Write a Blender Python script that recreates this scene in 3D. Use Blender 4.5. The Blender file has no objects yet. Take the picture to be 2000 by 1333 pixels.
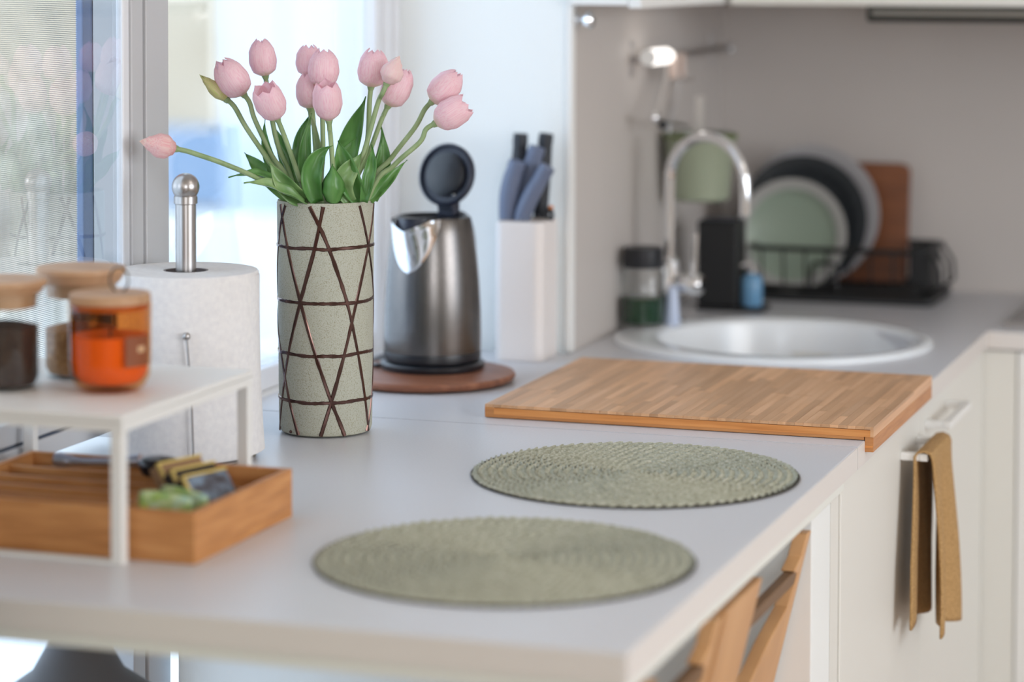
import bpy, bmesh, math, random
from mathutils import Vector, Matrix, Euler
PI = math.pi
R = math.radians
sc = bpy.context.scene
COL = sc.collection
random.seed(7)
def S(r, g, b):
    f = lambda c: (c/255/12.92) if c/255 <= .04045 else ((c/255+.055)/1.055)**2.4
    return (f(r), f(g), f(b), 1)

# ------------------------------------------------------------ camera
HEAD, PITCH, ROLL = R(18.6), R(2.8), R(.15)
fw = Vector((-math.sin(HEAD)*math.cos(PITCH), math.cos(HEAD)*math.cos(PITCH), -math.sin(PITCH)))
rt = Vector((math.cos(HEAD), math.sin(HEAD), 0)); up = rt.cross(fw)
r2 = rt*math.cos(ROLL)+up*math.sin(ROLL); u2 = up*math.cos(ROLL)-rt*math.sin(ROLL)
cd = bpy.data.cameras.new('camera'); cam = bpy.data.objects.new('camera', cd); COL.objects.link(cam)
M3 = Matrix((r2, u2, -fw)).transposed()
cam.matrix_world = Matrix.Translation((0, 0, 1.474)) @ M3.to_4x4()
cd.sensor_width = 36; cd.lens = 5150*36/2000
cd.shift_y = -(666.5-172)/2000
cd.dof.use_dof = True; cd.dof.focus_distance = 3.14; cd.dof.aperture_fstop = 2.2
cd.clip_start = .05
sc.camera = cam
# ------------------------------------------------------------ light
w = bpy.data.worlds.new('sky'); sc.world = w; w.use_nodes = True
bg = w.node_tree.nodes['Background']; bg.inputs[0].default_value = (.68, .83, 1, 1); bg.inputs[1].default_value = 2.75
def area(name, loc, target, sx, sy, e, col):
    l = bpy.data.lights.new(name, 'AREA'); l.shape = 'RECTANGLE'; l.size = sx; l.size_y = sy; l.energy = e; l.color = col
    o = bpy.data.objects.new(name, l); COL.objects.link(o); o.location = loc
    o.rotation_euler = (Vector(target)-Vector(loc)).to_track_quat('-Z', 'Y').to_euler(); return o
area('daylight_right_window', (2.85, 1.6, 1.6), (-.9, 2.9, .8), 1.7, 1.5, 44, (1, .96, .925))
area('daylight_rear_window', (.85, -1.3, 1.5), (-.5, 3, 1.0), 1.0, 1.0, 19, (1, .965, .93))
area('left_fill_light', (-1.37, .95, 1.72), (-.3, 2.1, .9), 1.5, .8, 2, (1, .95, .92))  # added fill on the left; the wall has no window there
area('ceiling_area_light', (.3, 2.4, 2.42), (.3, 2.4, 0), .6, .6, 3.5, (1, .94, .88))  # soft downward area light below the ceiling, no fitting modelled
vs = sc.view_settings; vs.view_transform = 'Standard'; vs.look = 'None'; vs.gamma = 1; vs.exposure = .27; vs.use_curve_mapping = False

# ------------------------------------------------------------ materials
def mat(name, col, rough=.5, metal=0, **k):
    m = bpy.data.materials.new(name); m.use_nodes = True
    b = m.node_tree.nodes['Principled BSDF']
    b.inputs['Base Color'].default_value = col; b.inputs['Roughness'].default_value = rough; b.inputs['Metallic'].default_value = metal
    for n, v in k.items(): b.inputs[n.replace('_', ' ')].default_value = v
    return m
def nd(m, t, **k):
    n = m.node_tree.nodes.new(t)
    for a, v in k.items(): setattr(n, a, v)
    return n
def ramp(m, stops):
    n = nd(m, 'ShaderNodeValToRGB'); e = n.color_ramp.elements
    e[0].position, e[0].color = stops[0]; e[1].position, e[1].color = stops[-1]
    for p, c in stops[1:-1]:
        x = e.new(p); x.color = c
    return n
def noise_col(m, stops, scale=(1, 1, 1), sc_=5, detail=4, bump=0, coord='Object', bdist=.001, rand=0):
    nt = m.node_tree; L = nt.links; b = nt.nodes['Principled BSDF']
    tc = nd(m, 'ShaderNodeTexCoord'); mp = nd(m, 'ShaderNodeMapping'); mp.inputs['Scale'].default_value = scale
    L.new(tc.outputs[coord], mp.inputs[0])
    n = nd(m, 'ShaderNodeTexNoise'); n.inputs['Scale'].default_value = sc_; n.inputs['Detail'].default_value = detail
    L.new(mp.outputs[0], n.inputs['Vector'])
    if rand:
        oi = nd(m, 'ShaderNodeObjectInfo'); mm = nd(m, 'ShaderNodeMath', operation='MULTIPLY'); mm.inputs[1].default_value = 50
        L.new(oi.outputs['Random'], mm.inputs[0]); L.new(mm.outputs[0], mp.inputs['Location'])
    r = ramp(m, stops); L.new(n.outputs['Fac'], r.inputs[0])
    out = r.outputs[0]
    if rand:
        hs = nd(m, 'ShaderNodeHueSaturation'); mr = nd(m, 'ShaderNodeMapRange')
        mr.inputs['To Min'].default_value = 1-rand; mr.inputs['To Max'].default_value = 1+rand
        L.new(oi.outputs['Random'], mr.inputs['Value']); L.new(mr.outputs[0], hs.inputs['Value']); L.new(out, hs.inputs['Color']); out = hs.outputs[0]
    L.new(out, b.inputs['Base Color'])
    if bump:
        bp = nd(m, 'ShaderNodeBump'); bp.inputs['Strength'].default_value = bump; bp.inputs['Distance'].default_value = bdist
        L.new(n.outputs['Fac'], bp.inputs['Height']); L.new(bp.outputs[0], b.inputs['Normal'])
    return m
def wood(name, a, b_, c, stretch, rough=.45, sc_=6, rand=0, coord='Object'):
    m = mat(name, a, rough); return noise_col(m, [(.3, a), (.5, b_), (.7, c)], stretch, sc_, 6, .15, coord, .0005, rand)
def glass(name, tint=(1, 1, 1, 1), refl=1.0, ior=1.5):
    m = bpy.data.materials.new(name); m.use_nodes = True; nt = m.node_tree; nt.nodes.clear()
    o = nd(m, 'ShaderNodeOutputMaterial'); mx = nd(m, 'ShaderNodeMixShader'); t = nd(m, 'ShaderNodeBsdfTransparent'); g = nd(m, 'ShaderNodeBsdfGlossy'); f = nd(m, 'ShaderNodeFresnel')
    f.inputs['IOR'].default_value = ior; t.inputs[0].default_value = tint; g.inputs['Roughness'].default_value = 0
    mu = nd(m, 'ShaderNodeMath', operation='MULTIPLY'); mu.inputs[1].default_value = refl; mu.use_clamp = False
    L = nt.links; gg = nd(m, 'ShaderNodeNewGeometry'); fr = nd(m, 'ShaderNodeMath', operation='MULTIPLY_ADD'); fr.inputs[1].default_value = -refl; fr.inputs[2].default_value = refl; L.new(gg.outputs['Backfacing'], fr.inputs[0]); L.new(fr.outputs[0], mu.inputs[1]); L.new(f.outputs[0], mu.inputs[0]); L.new(mu.outputs[0], mx.inputs[0]); L.new(t.outputs[0], mx.inputs[1]); L.new(g.outputs[0], mx.inputs[2]); L.new(mx.outputs[0], o.inputs[0])
    return m
white_lam = noise_col(mat('white_laminate', S(206, 207, 212), .34), [(.3, S(203, 204, 209)), (.7, S(209, 210, 215))], sc_=400, detail=2, bump=.05, bdist=.0003)
white_edge = mat('white_edge_band', S(214, 210, 206), .45)
white_paint = mat('white_paint', S(232, 232, 230), .5)
white_gloss = mat('white_gloss_panel', S(236, 240, 240), .3)
door_white = mat('door_white', S(222, 221, 215), .5)
frame_white = mat('window_frame_white', S(225, 226, 230), .4)
frame_grey = mat('window_frame_grey', S(190, 190, 192), .5)
frame_blue = mat('outer_frame_blue_grey', S(132, 152, 190), .4)
gasket = mat('dark_gasket', S(62, 70, 85), .6)
grey_wall = noise_col(mat('grey_wall_panel', S(194, 187, 182), .5), [(.3, S(192, 185, 180)), (.7, S(197, 190, 185))], sc_=3)
room_wall = mat('room_wall', S(225, 220, 212), .9)
floor_m = wood('floor_oak', S(150, 120, 92), S(165, 134, 104), S(176, 146, 116), (1, 8, 1))
sill_white = mat('white_sill', S(245, 245, 245), .6)
steel = mat('brushed_steel', (.46, .44, .43, 1), .3, 1)
chrome = mat('chrome', (.85, .86, .88, 1), .08, 1)
dark_steel = mat('dark_brushed_steel', (.20, .185, .175, 1), .26, 1, Anisotropic=.6)
noise_col(dark_steel, [(.3, (.125, .117, .112, 1)), (.7, (.165, .152, .145, 1))], (200, 200, 2), 6, 2)
black_pl = mat('black_plastic', S(24, 26, 32), .35)
black_m = mat('black_metal', S(20, 21, 23), .5)
dark_lid = mat('dark_navy_plastic', S(27, 32, 50), .38)
ceramic = mat('white_ceramic', S(232, 236, 240), .2)
paper = noise_col(mat('paper_roll', S(224, 221, 220), .9), [(.3, S(218, 215, 215)), (.7, S(228, 225, 223))], sc_=140, bump=.12, bdist=.0004)
green_plate = mat('sage_ceramic', S(142, 156, 140), .35)
rim_plate = mat('grey_glazed_rim', S(165, 164, 160), .3)
dark_plate = mat('charcoal_ceramic', S(42, 46, 50), .45)
grey_plate = mat('pale_grey_ceramic', S(168, 166, 168), .35)
sage_tin = mat('sage_enamel', S(150, 158, 136), .35)
towel_m = noise_col(mat('ochre_cloth', S(176, 140, 92), .95), [(.35, S(160, 126, 80)), (.65, S(186, 150, 102))], sc_=350, detail=1, bump=.6, bdist=.001)
bamboo_top = wood('bamboo_stave', S(192, 147, 108), S(204, 158, 118), S(214, 170, 132), (14, .8, 14), .42, 7, .2)
bamboo_edge = wood('bamboo_orange_edge', S(188, 118, 58), S(208, 138, 74), S(216, 150, 86), (2, 2, 60), .45, 4)
bamboo_dk = wood('bamboo_dark_edge', S(170, 112, 64), S(186, 126, 74), S(194, 136, 82), (3, 3, 60), .45, 4)
bamboo_tray = wood('bamboo_tray', S(168, 112, 62), S(190, 130, 76), S(204, 146, 90), (3, 3, 30), .5, 5)
turn_wood = wood('turntable_wood', S(112, 70, 50), S(136, 86, 62), S(152, 100, 74), (2, 20, 4), .4, 5)
lid_wood = wood('beech_lid', S(164, 124, 90), S(180, 140, 104), S(190, 152, 118), (3, 12, 3), .5, 5)
rack_wood = wood('brown_board', S(104, 58, 30), S(120, 68, 36), S(132, 78, 42), (2, 2, 20), .45, 4)
chair_wood = wood('beech_chair', S(188, 140, 96), S(204, 156, 108), S(214, 168, 120), (3, 3, 1), .45, 4)
chair_shaded = wood('beech_chair_shaded', S(104, 76, 50), S(118, 88, 60), S(124, 92, 64), (3, 3, 1), .5, 4)  # beech darkened to hold the shade on slat and infill
clear = glass('clear_glass', (.97, .98, .98, 1))
pane_m = glass('window_pane', (.97, .985, 1, 1), 2.8, 1.55)
amber = glass('amber_glass', (.96, .70, .44, 1), 1.0)
bronze = mat('bronze_lustre', S(92, 68, 62), .2, .85)

# ------------------------------------------------------------ mesh helpers
class MB:
    def __init__(s): s.bm = bmesh.new()
    def box(s, x0, x1, y0, y1, z0, z1, M=None):
        vs_ = [s.bm.verts.new(v) for v in ((x0, y0, z0), (x1, y0, z0), (x1, y1, z0), (x0, y1, z0), (x0, y0, z1), (x1, y0, z1), (x1, y1, z1), (x0, y1, z1))]
        for f in ((0, 3, 2, 1), (4, 5, 6, 7), (0, 1, 5, 4), (1, 2, 6, 5), (2, 3, 7, 6), (3, 0, 4, 7)): s.bm.faces.new([vs_[i] for i in f])
        if M: bmesh.ops.transform(s.bm, matrix=M, verts=vs_)
        return s
    def prism(s, pts, z0, z1, M=None):
        a = [s.bm.verts.new((x, y, z0)) for x, y in pts]; b = [s.bm.verts.new((x, y, z1)) for x, y in pts]
        n = len(pts); s.bm.faces.new(a[::-1]); s.bm.faces.new(b)
        for i in range(n): s.bm.faces.new((a[i], a[(i+1) % n], b[(i+1) % n], b[i]))
        if M: bmesh.ops.transform(s.bm, matrix=M, verts=a+b)
        return s
    def lathe(s, prof, n=48, c=(0, 0, 0), M=None, sy=1):
        rings = []; allv = []
        for r, z in prof:
            if r < 1e-6: v = [s.bm.verts.new((c[0], c[1], c[2]+z))]
            else: v = [s.bm.verts.new((c[0]+r*math.cos(2*PI*i/n), c[1]+sy*r*math.sin(2*PI*i/n), c[2]+z)) for i in range(n)]
            rings.append(v); allv += v
        for a, b in zip(rings, rings[1:]):
            if len(a) == 1 and len(b) == 1: continue
            for i in range(n):
                j = (i+1) % n
                if len(a) == 1: s.bm.faces.new((a[0], b[j], b[i]))
                elif len(b) == 1: s.bm.faces.new((a[i], a[j], b[0]))
                else: s.bm.faces.new((a[i], a[j], b[j], b[i]))
        if M: bmesh.ops.transform(s.bm, matrix=M, verts=allv)
        return s
    def tube(s, pts, r, n=12, cap=True):
        pts = [Vector(p) for p in pts]; rr = r if isinstance(r, (list, tuple)) else [r]*len(pts)
        rings = []; prev = None
        for i, p in enumerate(pts):
            t = (pts[min(i+1, len(pts)-1)]-pts[max(i-1, 0)]).normalized()
            if prev is None: a = t.orthogonal().normalized()
            else: a = (prev-t*prev.dot(t)).normalized()
            prev = a; b = t.cross(a)
            rings.append([s.bm.verts.new(p+rr[i]*(a*math.cos(2*PI*k/n)+b*math.sin(2*PI*k/n))) for k in range(n)])
        for a, b in zip(rings, rings[1:]):
            for k in range(n): s.bm.faces.new((a[k], a[(k+1) % n], b[(k+1) % n], b[k]))
        if cap: s.bm.faces.new(rings[0][::-1]); s.bm.faces.new(rings[-1])
        return s
    def sphere(s, c, r, sz=1):
        bmesh.ops.create_uvsphere(s.bm, u_segments=20, v_segments=12, radius=r, matrix=Matrix.Translation(c) @ Matrix.Diagonal((1, 1, sz, 1))); return s
    def grid(s, fn, nu, nv):
        g = [[s.bm.verts.new(fn(i/nu, j/nv)) for j in range(nv+1)] for i in range(nu+1)]
        for i in range(nu):
            for j in range(nv): s.bm.faces.new((g[i][j], g[i+1][j], g[i+1][j+1], g[i][j+1]))
        return s
    def build(s, name, m, parent=None, smooth=False, bevel=0, seg=2, loc=None, label=None, rot=None):
        bmesh.ops.recalc_face_normals(s.bm, faces=s.bm.faces)
        me = bpy.data.meshes.new(name); s.bm.to_mesh(me); s.bm.free()
        if smooth:
            me.shade_smooth(); 
            try: me.set_sharp_from_angle(angle=R(40))
            except Exception: pass
        me.materials.append(m)
        o = bpy.data.objects.new(name, me); COL.objects.link(o)
        if parent: o.parent = parent
        if loc: o.location = loc
        if rot: o.rotation_euler = rot
        if bevel:
            b = o.modifiers.new('bevel', 'BEVEL'); b.width = bevel; b.segments = seg; b.limit_method = 'ANGLE'; b.angle_limit = R(40)
            if not smooth: me.shade_smooth(); me.set_sharp_from_angle(angle=R(60)) if seg > 1 and False else None
            if not smooth:
                wn = o.modifiers.new('wn', 'WEIGHTED_NORMAL'); wn.keep_sharp = True
        if label: o['label'] = label
        return o
def thing(name, label, cat, loc=(0, 0, 0), rz=0, group=None):
    o = bpy.data.objects.new(name, None); COL.objects.link(o); o.location = loc; o.rotation_euler = (0, 0, rz); o.empty_display_size = .02
    o['label'] = label; o['category'] = cat
    if group: o['group'] = group
    return o
def tag(o, label, cat, group=None):
    o['label'] = label; o['category'] = cat
    if group: o['group'] = group
    return o
def struct(o, label=None, cat=None):
    o['kind'] = 'structure'
    if label: o['label'] = label
    if cat: o['category'] = cat
    return o
def sempty(name, label=None, cat=None):
    o = bpy.data.objects.new(name, None); COL.objects.link(o); o.empty_display_size = .02; return struct(o, label, cat)
def rrect(x0, x1, y0, y1, r, n=6):
    p = []
    for cx, cy, a in ((x1-r, y1-r, 0), (x0+r, y1-r, 90), (x0+r, y0+r, 180), (x1-r, y0+r, 270)):
        for i in range(n+1):
            t = R(a+90*i/n); p.append((cx+r*math.cos(t), cy+r*math.sin(t)))
    return p
def copyo(o, parent=None):
    c = o.copy(); COL.objects.link(c); c.parent = parent; return c
Z = .9      # worktop height

# ============================================================ setting
struct(MB().box(-1.43, 3.0, -1.5, 4.66, -.1, 0).build('floor', floor_m), 'warm oak floor of the kitchen', 'floor')
struct(MB().box(-1.55, 3.1, -1.6, 4.70, 2.5, 2.6).build('ceiling', room_wall), 'plain pale ceiling above the kitchen', 'ceiling')
struct(MB().box(-1.475, 3.1, 4.56, 4.66, 0, 2.5).build('wall_back', grey_wall), 'smooth grey splashback wall behind the dish rack', 'wall')
struct(MB().box(-1.475, -1.138, 3.67, 4.56, 0, 2.5).build('wall_left', grey_wall), 'grey side wall of the sink corner carrying the chrome rail', 'wall')
wr = sempty('wall_right', 'plain wall with a wide opening on the room side', 'wall')
MB().box(3.0, 3.1, -1.6, 4.66, 0, .8).build('wall_base', room_wall, wr)
MB().box(3.0, 3.1, 3.2, 4.66, .8, 2.5).build('wall_pier', room_wall, wr)
MB().box(3.0, 3.1, -1.6, .6, .8, 2.5).build('wall_pier', room_wall, wr)
MB().box(3.0, 3.1, .6, 3.2, 2.25, 2.5).build('wall_lintel', room_wall, wr)
wf = sempty('wall_front', 'plain wall behind the viewer with a wide window opening', 'wall')
MB().box(-1.6, 3.0, -1.6, -1.5, 0, .9).build('wall_base', room_wall, wf)
MB().box(-1.6, .35, -1.6, -1.5, .9, 2.5).build('wall_pier', room_wall, wf)
MB().box(1.4, 3.0, -1.6, -1.5, .9, 2.5).build('wall_pier', room_wall, wf)
# white reveal facing the viewer, closes the window niche
struct(MB().box(-1.475, -1.148, 3.655, 3.67, 0, 2.5).build('trim_1', white_gloss, bevel=.001), 'glossy white reveal panel closing the window niche beside the knife block', 'panel')
struct(MB().box(-1.1475, -1.1375, 3.652, 3.672, .9, 2.5).build('trim_2', white_paint, bevel=.0015), 'narrow white edge strip where window niche meets the grey wall', 'trim')
# pale panel edge at far left; its unseen depth added to shade the table
struct(MB().prism(rrect(-1.41, -1.160, .9, 1.955, .006), 0, 1.165).build('trim_3', mat('pale_sage_paint', S(160, 168, 150), .6), bevel=.004), 'pale sage upright panel edge at the far left, its unseen depth added to shade the table', 'trim')

# windows along x = -1.43
def frame_bars(parent, X0, X1, y0, y1, z0, z1, w, m, name='window_frame'):
    MB().box(X0, X1, y0, y0+w, z0, z1).build(name, m, parent, bevel=.002)
    MB().box(X0, X1, y1-w, y1, z0, z1).build(name, m, parent, bevel=.002)
    MB().box(X0+.001, X1-.001, y0+w, y1-w, z0, z0+w).build(name, m, parent, bevel=.002)
    MB().box(X0+.001, X1-.001, y0+w, y1-w, z1-w, z1).build(name, m, parent, bevel=.002)
w1 = sempty('window_1', 'left window with insect screen and mirrored tulips in its pane', 'window')
MB().box(-1.415, -1.411, 2.25, 2.768, .965, 2.28).build('pane', pane_m, w1)
MB().box(-1.419, -1.409, 2.766, 2.782, .925, 2.32).build('sash_stile', frame_white, w1, bevel=.002)
MB().box(-1.455, -1.406, 2.25, 2.766, .925, .945).build('sash_rail', frame_grey, w1, bevel=.002)
MB().box(-1.450, -1.4095, 2.25, 2.766, .945, .948).build('gasket', gasket, w1)
MB().box(-1.455, -1.409, 2.25, 2.766, .948, .972).build('sash_rail', frame_grey, w1, bevel=.002)
MB().box(-1.455, -1.406, 2.25, 2.766, 2.27, 2.32).build('sash_rail', frame_white, w1, bevel=.002)
of = MB().box(-1.532, -1.522, 2.880, 2.936, .93, 2.32).build('outer_frame', frame_blue, w1, bevel=.002)
MB().box(-1.528, -1.517, 2.939, 2.968, .93, 2.32).build('outer_frame', frame_blue, w1, bevel=.002)
MB().box(-1.524, -1.512, 2.972, 3.06, .93, 2.32).build('outer_frame', mat('outer_frame_light', S(176, 190, 220), .4), w1, bevel=.002)
MB().box(-1.5119, -1.5105, 2.990, 2.993, .93, 2.32).box(-1.5219, -1.5205, 2.905, 2.908, .93, 2.32).build('frame_groove', gasket, w1)
MB().box(-1.534, -1.524, 2.935, 2.940, .93, 2.32).build('gasket', gasket, w1)
MB().box(-1.530, -1.519, 2.967, 2.973, .93, 2.32).build('gasket', gasket, w1)
m = MB()
z = .95
while z < 1.6:
    m.box(-1.5304, -1.53, 2.4, 2.882, z, z+.0009); z += .0023
sn = m.build('insect_screen', mat('screen_thread', S(190, 190, 180), .7), w1); sn['kind'] = 'stuff'
struct(MB().box(-1.432, -1.406, 2.782, 2.812, 0, 2.5).box(-1.475, -1.404, 2.816, 2.876, 0, 2.5).box(-1.432, -1.408, 2.812, 2.816, 0, 2.5).build('trim_4', frame_grey, bevel=.002), 'grey window mullion rising behind the paper towel holder', 'mullion')
w2 = sempty('window_2', 'middle window behind the vase and kettle', 'window')
MB().box(-1.432, -1.428, 2.878, 3.575, .93, 2.3).build('pane', pane_m, w2)
MB().box(-1.46, -1.418, 2.878, 3.575, .901, .93).build('window_frame', frame_white, w2, bevel=.002)
MB().box(-1.46, -1.418, 2.878, 3.575, 2.3, 2.34).build('window_frame', frame_white, w2, bevel=.002)
struct(MB().box(-1.475, -1.412, 3.575, 3.60, 0, 2.5).box(-1.47, -1.408, 3.60, 3.632, 0, 2.5).box(-1.475, -1.404, 3.632, 3.655, 0, 2.5).build('trim_5', frame_white, bevel=.003), 'pale window jamb behind the kettle with vertical grooves', 'jamb')
w3 = sempty('window_3', 'low glazing under the worktop down to the floor', 'window')
MB().box(-1.432, -1.428, 2.25, 2.782, .06, .84).build('pane', pane_m, w3)
MB().box(-1.432, -1.428, 2.878, 3.575, .06, .84).build('pane', pane_m, w3)
MB().box(-1.46, -1.415, 2.25, 2.782, 0, .06).build('window_frame', frame_white, w3)
MB().box(-1.46, -1.415, 2.878, 3.575, 0, .06).build('window_frame', frame_white, w3)
struct(MB().box(-1.475, -1.412, -1.5, 2.25, 0, 2.5).build('wall_side', room_wall), 'plain wall stretch left of the windows out of view', 'wall')
struct(MB().box(-1.475, -1.412, 1.2, 3.655, 2.34, 2.5).build('trim_6', frame_white), 'window head above the glazing', 'trim')
struct(MB().box(-1.62, -1.402, 2.25, 3.655, .86, .9005).build('trim_7', sill_white, bevel=.002), 'bright white window sill behind the worktop', 'sill')

# ---- outdoors
terr = noise_col(mat('pale_terrace', S(225, 228, 230), .8), [(.35, S(205, 212, 220)), (.65, S(240, 240, 238))], sc_=.8)
struct(MB().box(-40, -1.62, -5, 60, -.3, -.12).build('ground_terrace', terr), 'pale terrace ground outside the windows', 'ground')
wm = noise_col(mat('white_render', S(215, 225, 238), .8), [(.35, S(208, 220, 234)), (.65, S(222, 232, 242))], sc_=.6)
nb = thing('outdoor_wall', 'bright white outdoor wall of tall boards beyond the middle window', 'wall', (-3.5, 10, -.12))
for i in range(9):
    MB().box(-1.13+i*.27, -1.13+i*.27+.262, 0, .08, 0, 3.6).build('panel', wm, nb, bevel=.004)
MB().box(-1.15, 1.3, .08, .2, 0, 3.55).build('wall_core', wm, nb)
bgm = noise_col(mat('beige_render', S(220, 200, 172), .85), [(.3, S(204, 184, 156)), (.7, S(228, 210, 184))], sc_=1.2)
bb = thing('neighbouring_house', 'beige neighbouring house corner seen blurred beyond the window', 'building', (-5.35, 12, -.12))
MB().box(-6, .22, 0, 2.5, 0, 4.2).build('wall', bgm, bb)
MB().box(-6.1, .3, -.1, 2.6, 4.2, 4.35).build('roof', frame_grey, bb)
MB().box(-.9, .215, -.05, 0, .35, .75).build('plinth', mat('blue_grey_plinth', S(160, 180, 205), .8), bb)
tag(MB().box(-5.0, -3.9, 9.55, 9.75, -.12, .44).build('garden_wall', sill_white, bevel=.01), 'low white garden wall outside, in front of the beige house', 'wall')
bush_m = noise_col(mat('dry_bush_leaves', S(176, 168, 146), .9), [(.36, S(136, 128, 116)), (.5, S(206, 192, 174)), (.64, S(246, 234, 218))], sc_=2.2)
def bush(loc, rx, rz, label, seed):
    rnd = random.Random(seed); t = thing('shrub', label, 'shrub', loc, 0, None)
    m = MB()
    for i in range(520):
        a = rnd.uniform(0, 2*PI); ph = math.acos(rnd.uniform(-.2, 1)); rr = rnd.uniform(.72, 1)
        c = Vector((rx*rr*math.sin(ph)*math.cos(a), rx*rr*math.sin(ph)*math.sin(a), rz*.35+rz*rr*math.cos(ph)*.65))
        M = Matrix.Translation(c) @ Euler((rnd.uniform(0, 6), rnd.uniform(0, 6), rnd.uniform(0, 6))).to_matrix().to_4x4()
        s_ = rnd.uniform(.05, .1)
        v = [m.bm.verts.new(M @ Vector(q)) for q in ((-s_, 0, 0), (0, -s_*.4, .01), (s_, 0, 0), (0, s_*.4, .01))]
        m.bm.faces.new(v)
    f = m.build('foliage', bush_m, t); f['kind'] = 'stuff'
    MB().lathe([(0, 0), (rx*.8, 0), (rx*.85, rz*.3), (rx*.6, rz*.7), (0, rz*.85)], 16).build('inner_growth', bush_m, t, True)
for k, (x, y, rx, rz, lb) in enumerate([(-6.02, 8.4, .5, 1.25, 'pale dry shrub seen through the insect screen, left one of three'), (-5.15, 9.0, .42, 1.05, 'pale dry shrub through the insect screen, middle one, lower'), (-7.6, 10.6, .85, 1.9, 'tall pale shrub behind the other two outside the left window')]):
    bush((x, y, -.12), rx, rz, lb, k)

# ============================================================ worktops
def poly_slab(name, outer, holes, z0, z1, m, parent, bevel=.0012):
    bm = bmesh.new(); loops = [outer]+holes; top = []; bot = []
    for lp in loops:
        t = [bm.verts.new((x, y, z1)) for x, y in lp]; b = [bm.verts.new((x, y, z0)) for x, y in lp]; n = len(lp)
        te = [bm.edges.new((t[i], t[(i+1) % n])) for i in range(n)]; be = [bm.edges.new((b[i], b[(i+1) % n])) for i in range(n)]
        top += te; bot += be
        for i in range(n): bm.faces.new((b[i], b[(i+1) % n], t[(i+1) % n], t[i]))
    bmesh.ops.triangle_fill(bm, edges=top, use_beauty=True, use_dissolve=False); bmesh.ops.triangle_fill(bm, edges=bot, use_beauty=True, use_dissolve=False)
    mb = MB(); mb.bm.free(); mb.bm = bm
    return mb.build(name, m, parent)
table = thing('peninsula_table', 'white laminate table end of the worktop holding the placemats, vase and tray', 'table', (0, 0, 0))
MB().box(-1.402, -.597, 2.074, 3.0525, .872, Z).build('tabletop', white_lam, table, bevel=.0015)
MB().box(-1.398, -.600, 2.078, 2.990, .860, .872).build('apron_strip', mat('pale_strip', S(226, 228, 222), .5), table, bevel=.001)
MB().box(-1.38, -.606, 2.846, 2.945, 0, .860).build('end_panel', white_gloss, table, bevel=.0015)
warm_lit = mat('warm_lit_edge', S(216, 211, 207), .42)  # strips added to paint warm room light on the worktop edges
MB().box(-.5972, -.5964, 2.0745, 3.052, .8728, .8990).build('lit_edge_strip', warm_lit, table)
MB().box(-1.40, -.5975, 2.0732, 2.0741, .8728, .8990).build('lit_edge_strip', warm_lit, table)
kt = thing('kitchen_worktop', 'pale laminate worktop running from the table past the sink into the corner', 'worktop', (0, 0, 0))
hc = (-.885, 3.862)
hole = [(hc[0]+.205*math.cos(-2*PI*i/48), hc[1]+.205*math.sin(-2*PI*i/48)) for i in range(48)]
poly_slab('worktop_slab', [(-1.402, 3.0545), (-.597, 3.0545), (-.597, 4.085), (1.6, 4.085), (1.6, 4.558), (-1.136, 4.558), (-1.136, 3.639), (-1.402, 3.639)], [hole], .872, Z, white_lam, kt)
MB().box(-.5972, -.5964, 3.055, 4.084, .8728, .8990).build('lit_edge_strip', warm_lit, kt)
MB().box(-.5962, 1.6, 4.0842, 4.085, .8728, .8990).build('lit_edge_strip', warm_lit, kt)
MB().box(-1.135, -.606, 2.9465, 2.9905, 0, .8595).build('filler_panel', door_white, kt)

# sink
sk = thing('round_sink', 'round white inset sink with a wide tap ledge', 'sink', (hc[0], hc[1], Z))
bx, by = .022, .002
m = MB(); n = 64
def ring(cx, cy, r, z): return [m.bm.verts.new((cx+r*math.cos(2*PI*i/n), cy+r*math.sin(2*PI*i/n), z)) for i in range(n)]
rs = [ring(0, 0, .2385, .0002), ring(0, 0, .2385, .005), ring(0, 0, .235, .008), ring(bx, by, .200, .009), ring(bx, by, .192, .004), ring(bx, by, .186, -.02), ring(bx*.8, by, .176, -.10), ring(bx*.6, by, .14, -.148), ring(bx*.5, by, .03, -.155)]
for a, b in zip(rs, rs[1:]):
    for i in range(n): m.bm.faces.new((a[i], a[(i+1) % n], b[(i+1) % n], b[i]))
m.bm.faces.new(rs[-1]); m.build('basin', ceramic, sk, True)
MB().lathe([(0, 0), (.028, 0), (.03, .003), (.022, .004), (0, .002)], 24, (bx*.5, by, -.154)).build('drain', chrome, sk, True)

# ============================================================ cabinets
def cabinet(name, label, x0, x1, y0, y1, face, doors):
    c = thing(name, label, 'cabinet', ((x0+x1)/2, (y0+y1)/2, 0)); ox, oy = c.location[0], c.location[1]
    a, b, e, f = x0-ox, x1-ox, y0-oy, y1-oy
    MB().box(a, b, e, e+.016, .1, .858).box(a, b, f-.016, f, .1, .858).box(a, b, e+.016, f-.016, .1, .116).box(a, a+.008, e+.016, f-.016, .116, .858).build('body', door_white, c)
    MB().box(x0-ox+.01, x1-ox-.04, y0-oy+.04, y1-oy-.01, 0, .1).build('plinth', frame_grey, c)
    return c, ox, oy
c1, ox, oy = cabinet('base_cabinet', 'white base cabinet beside the table, ochre towel hanging on its handle', -1.13, -.623, 2.992, 3.53, 'x', 1)
d = MB().box(-.622-ox, -.603-ox, 2.992-oy, 3.528-oy, .105, .869).build('door', door_white, c1, bevel=.0015)
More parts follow.
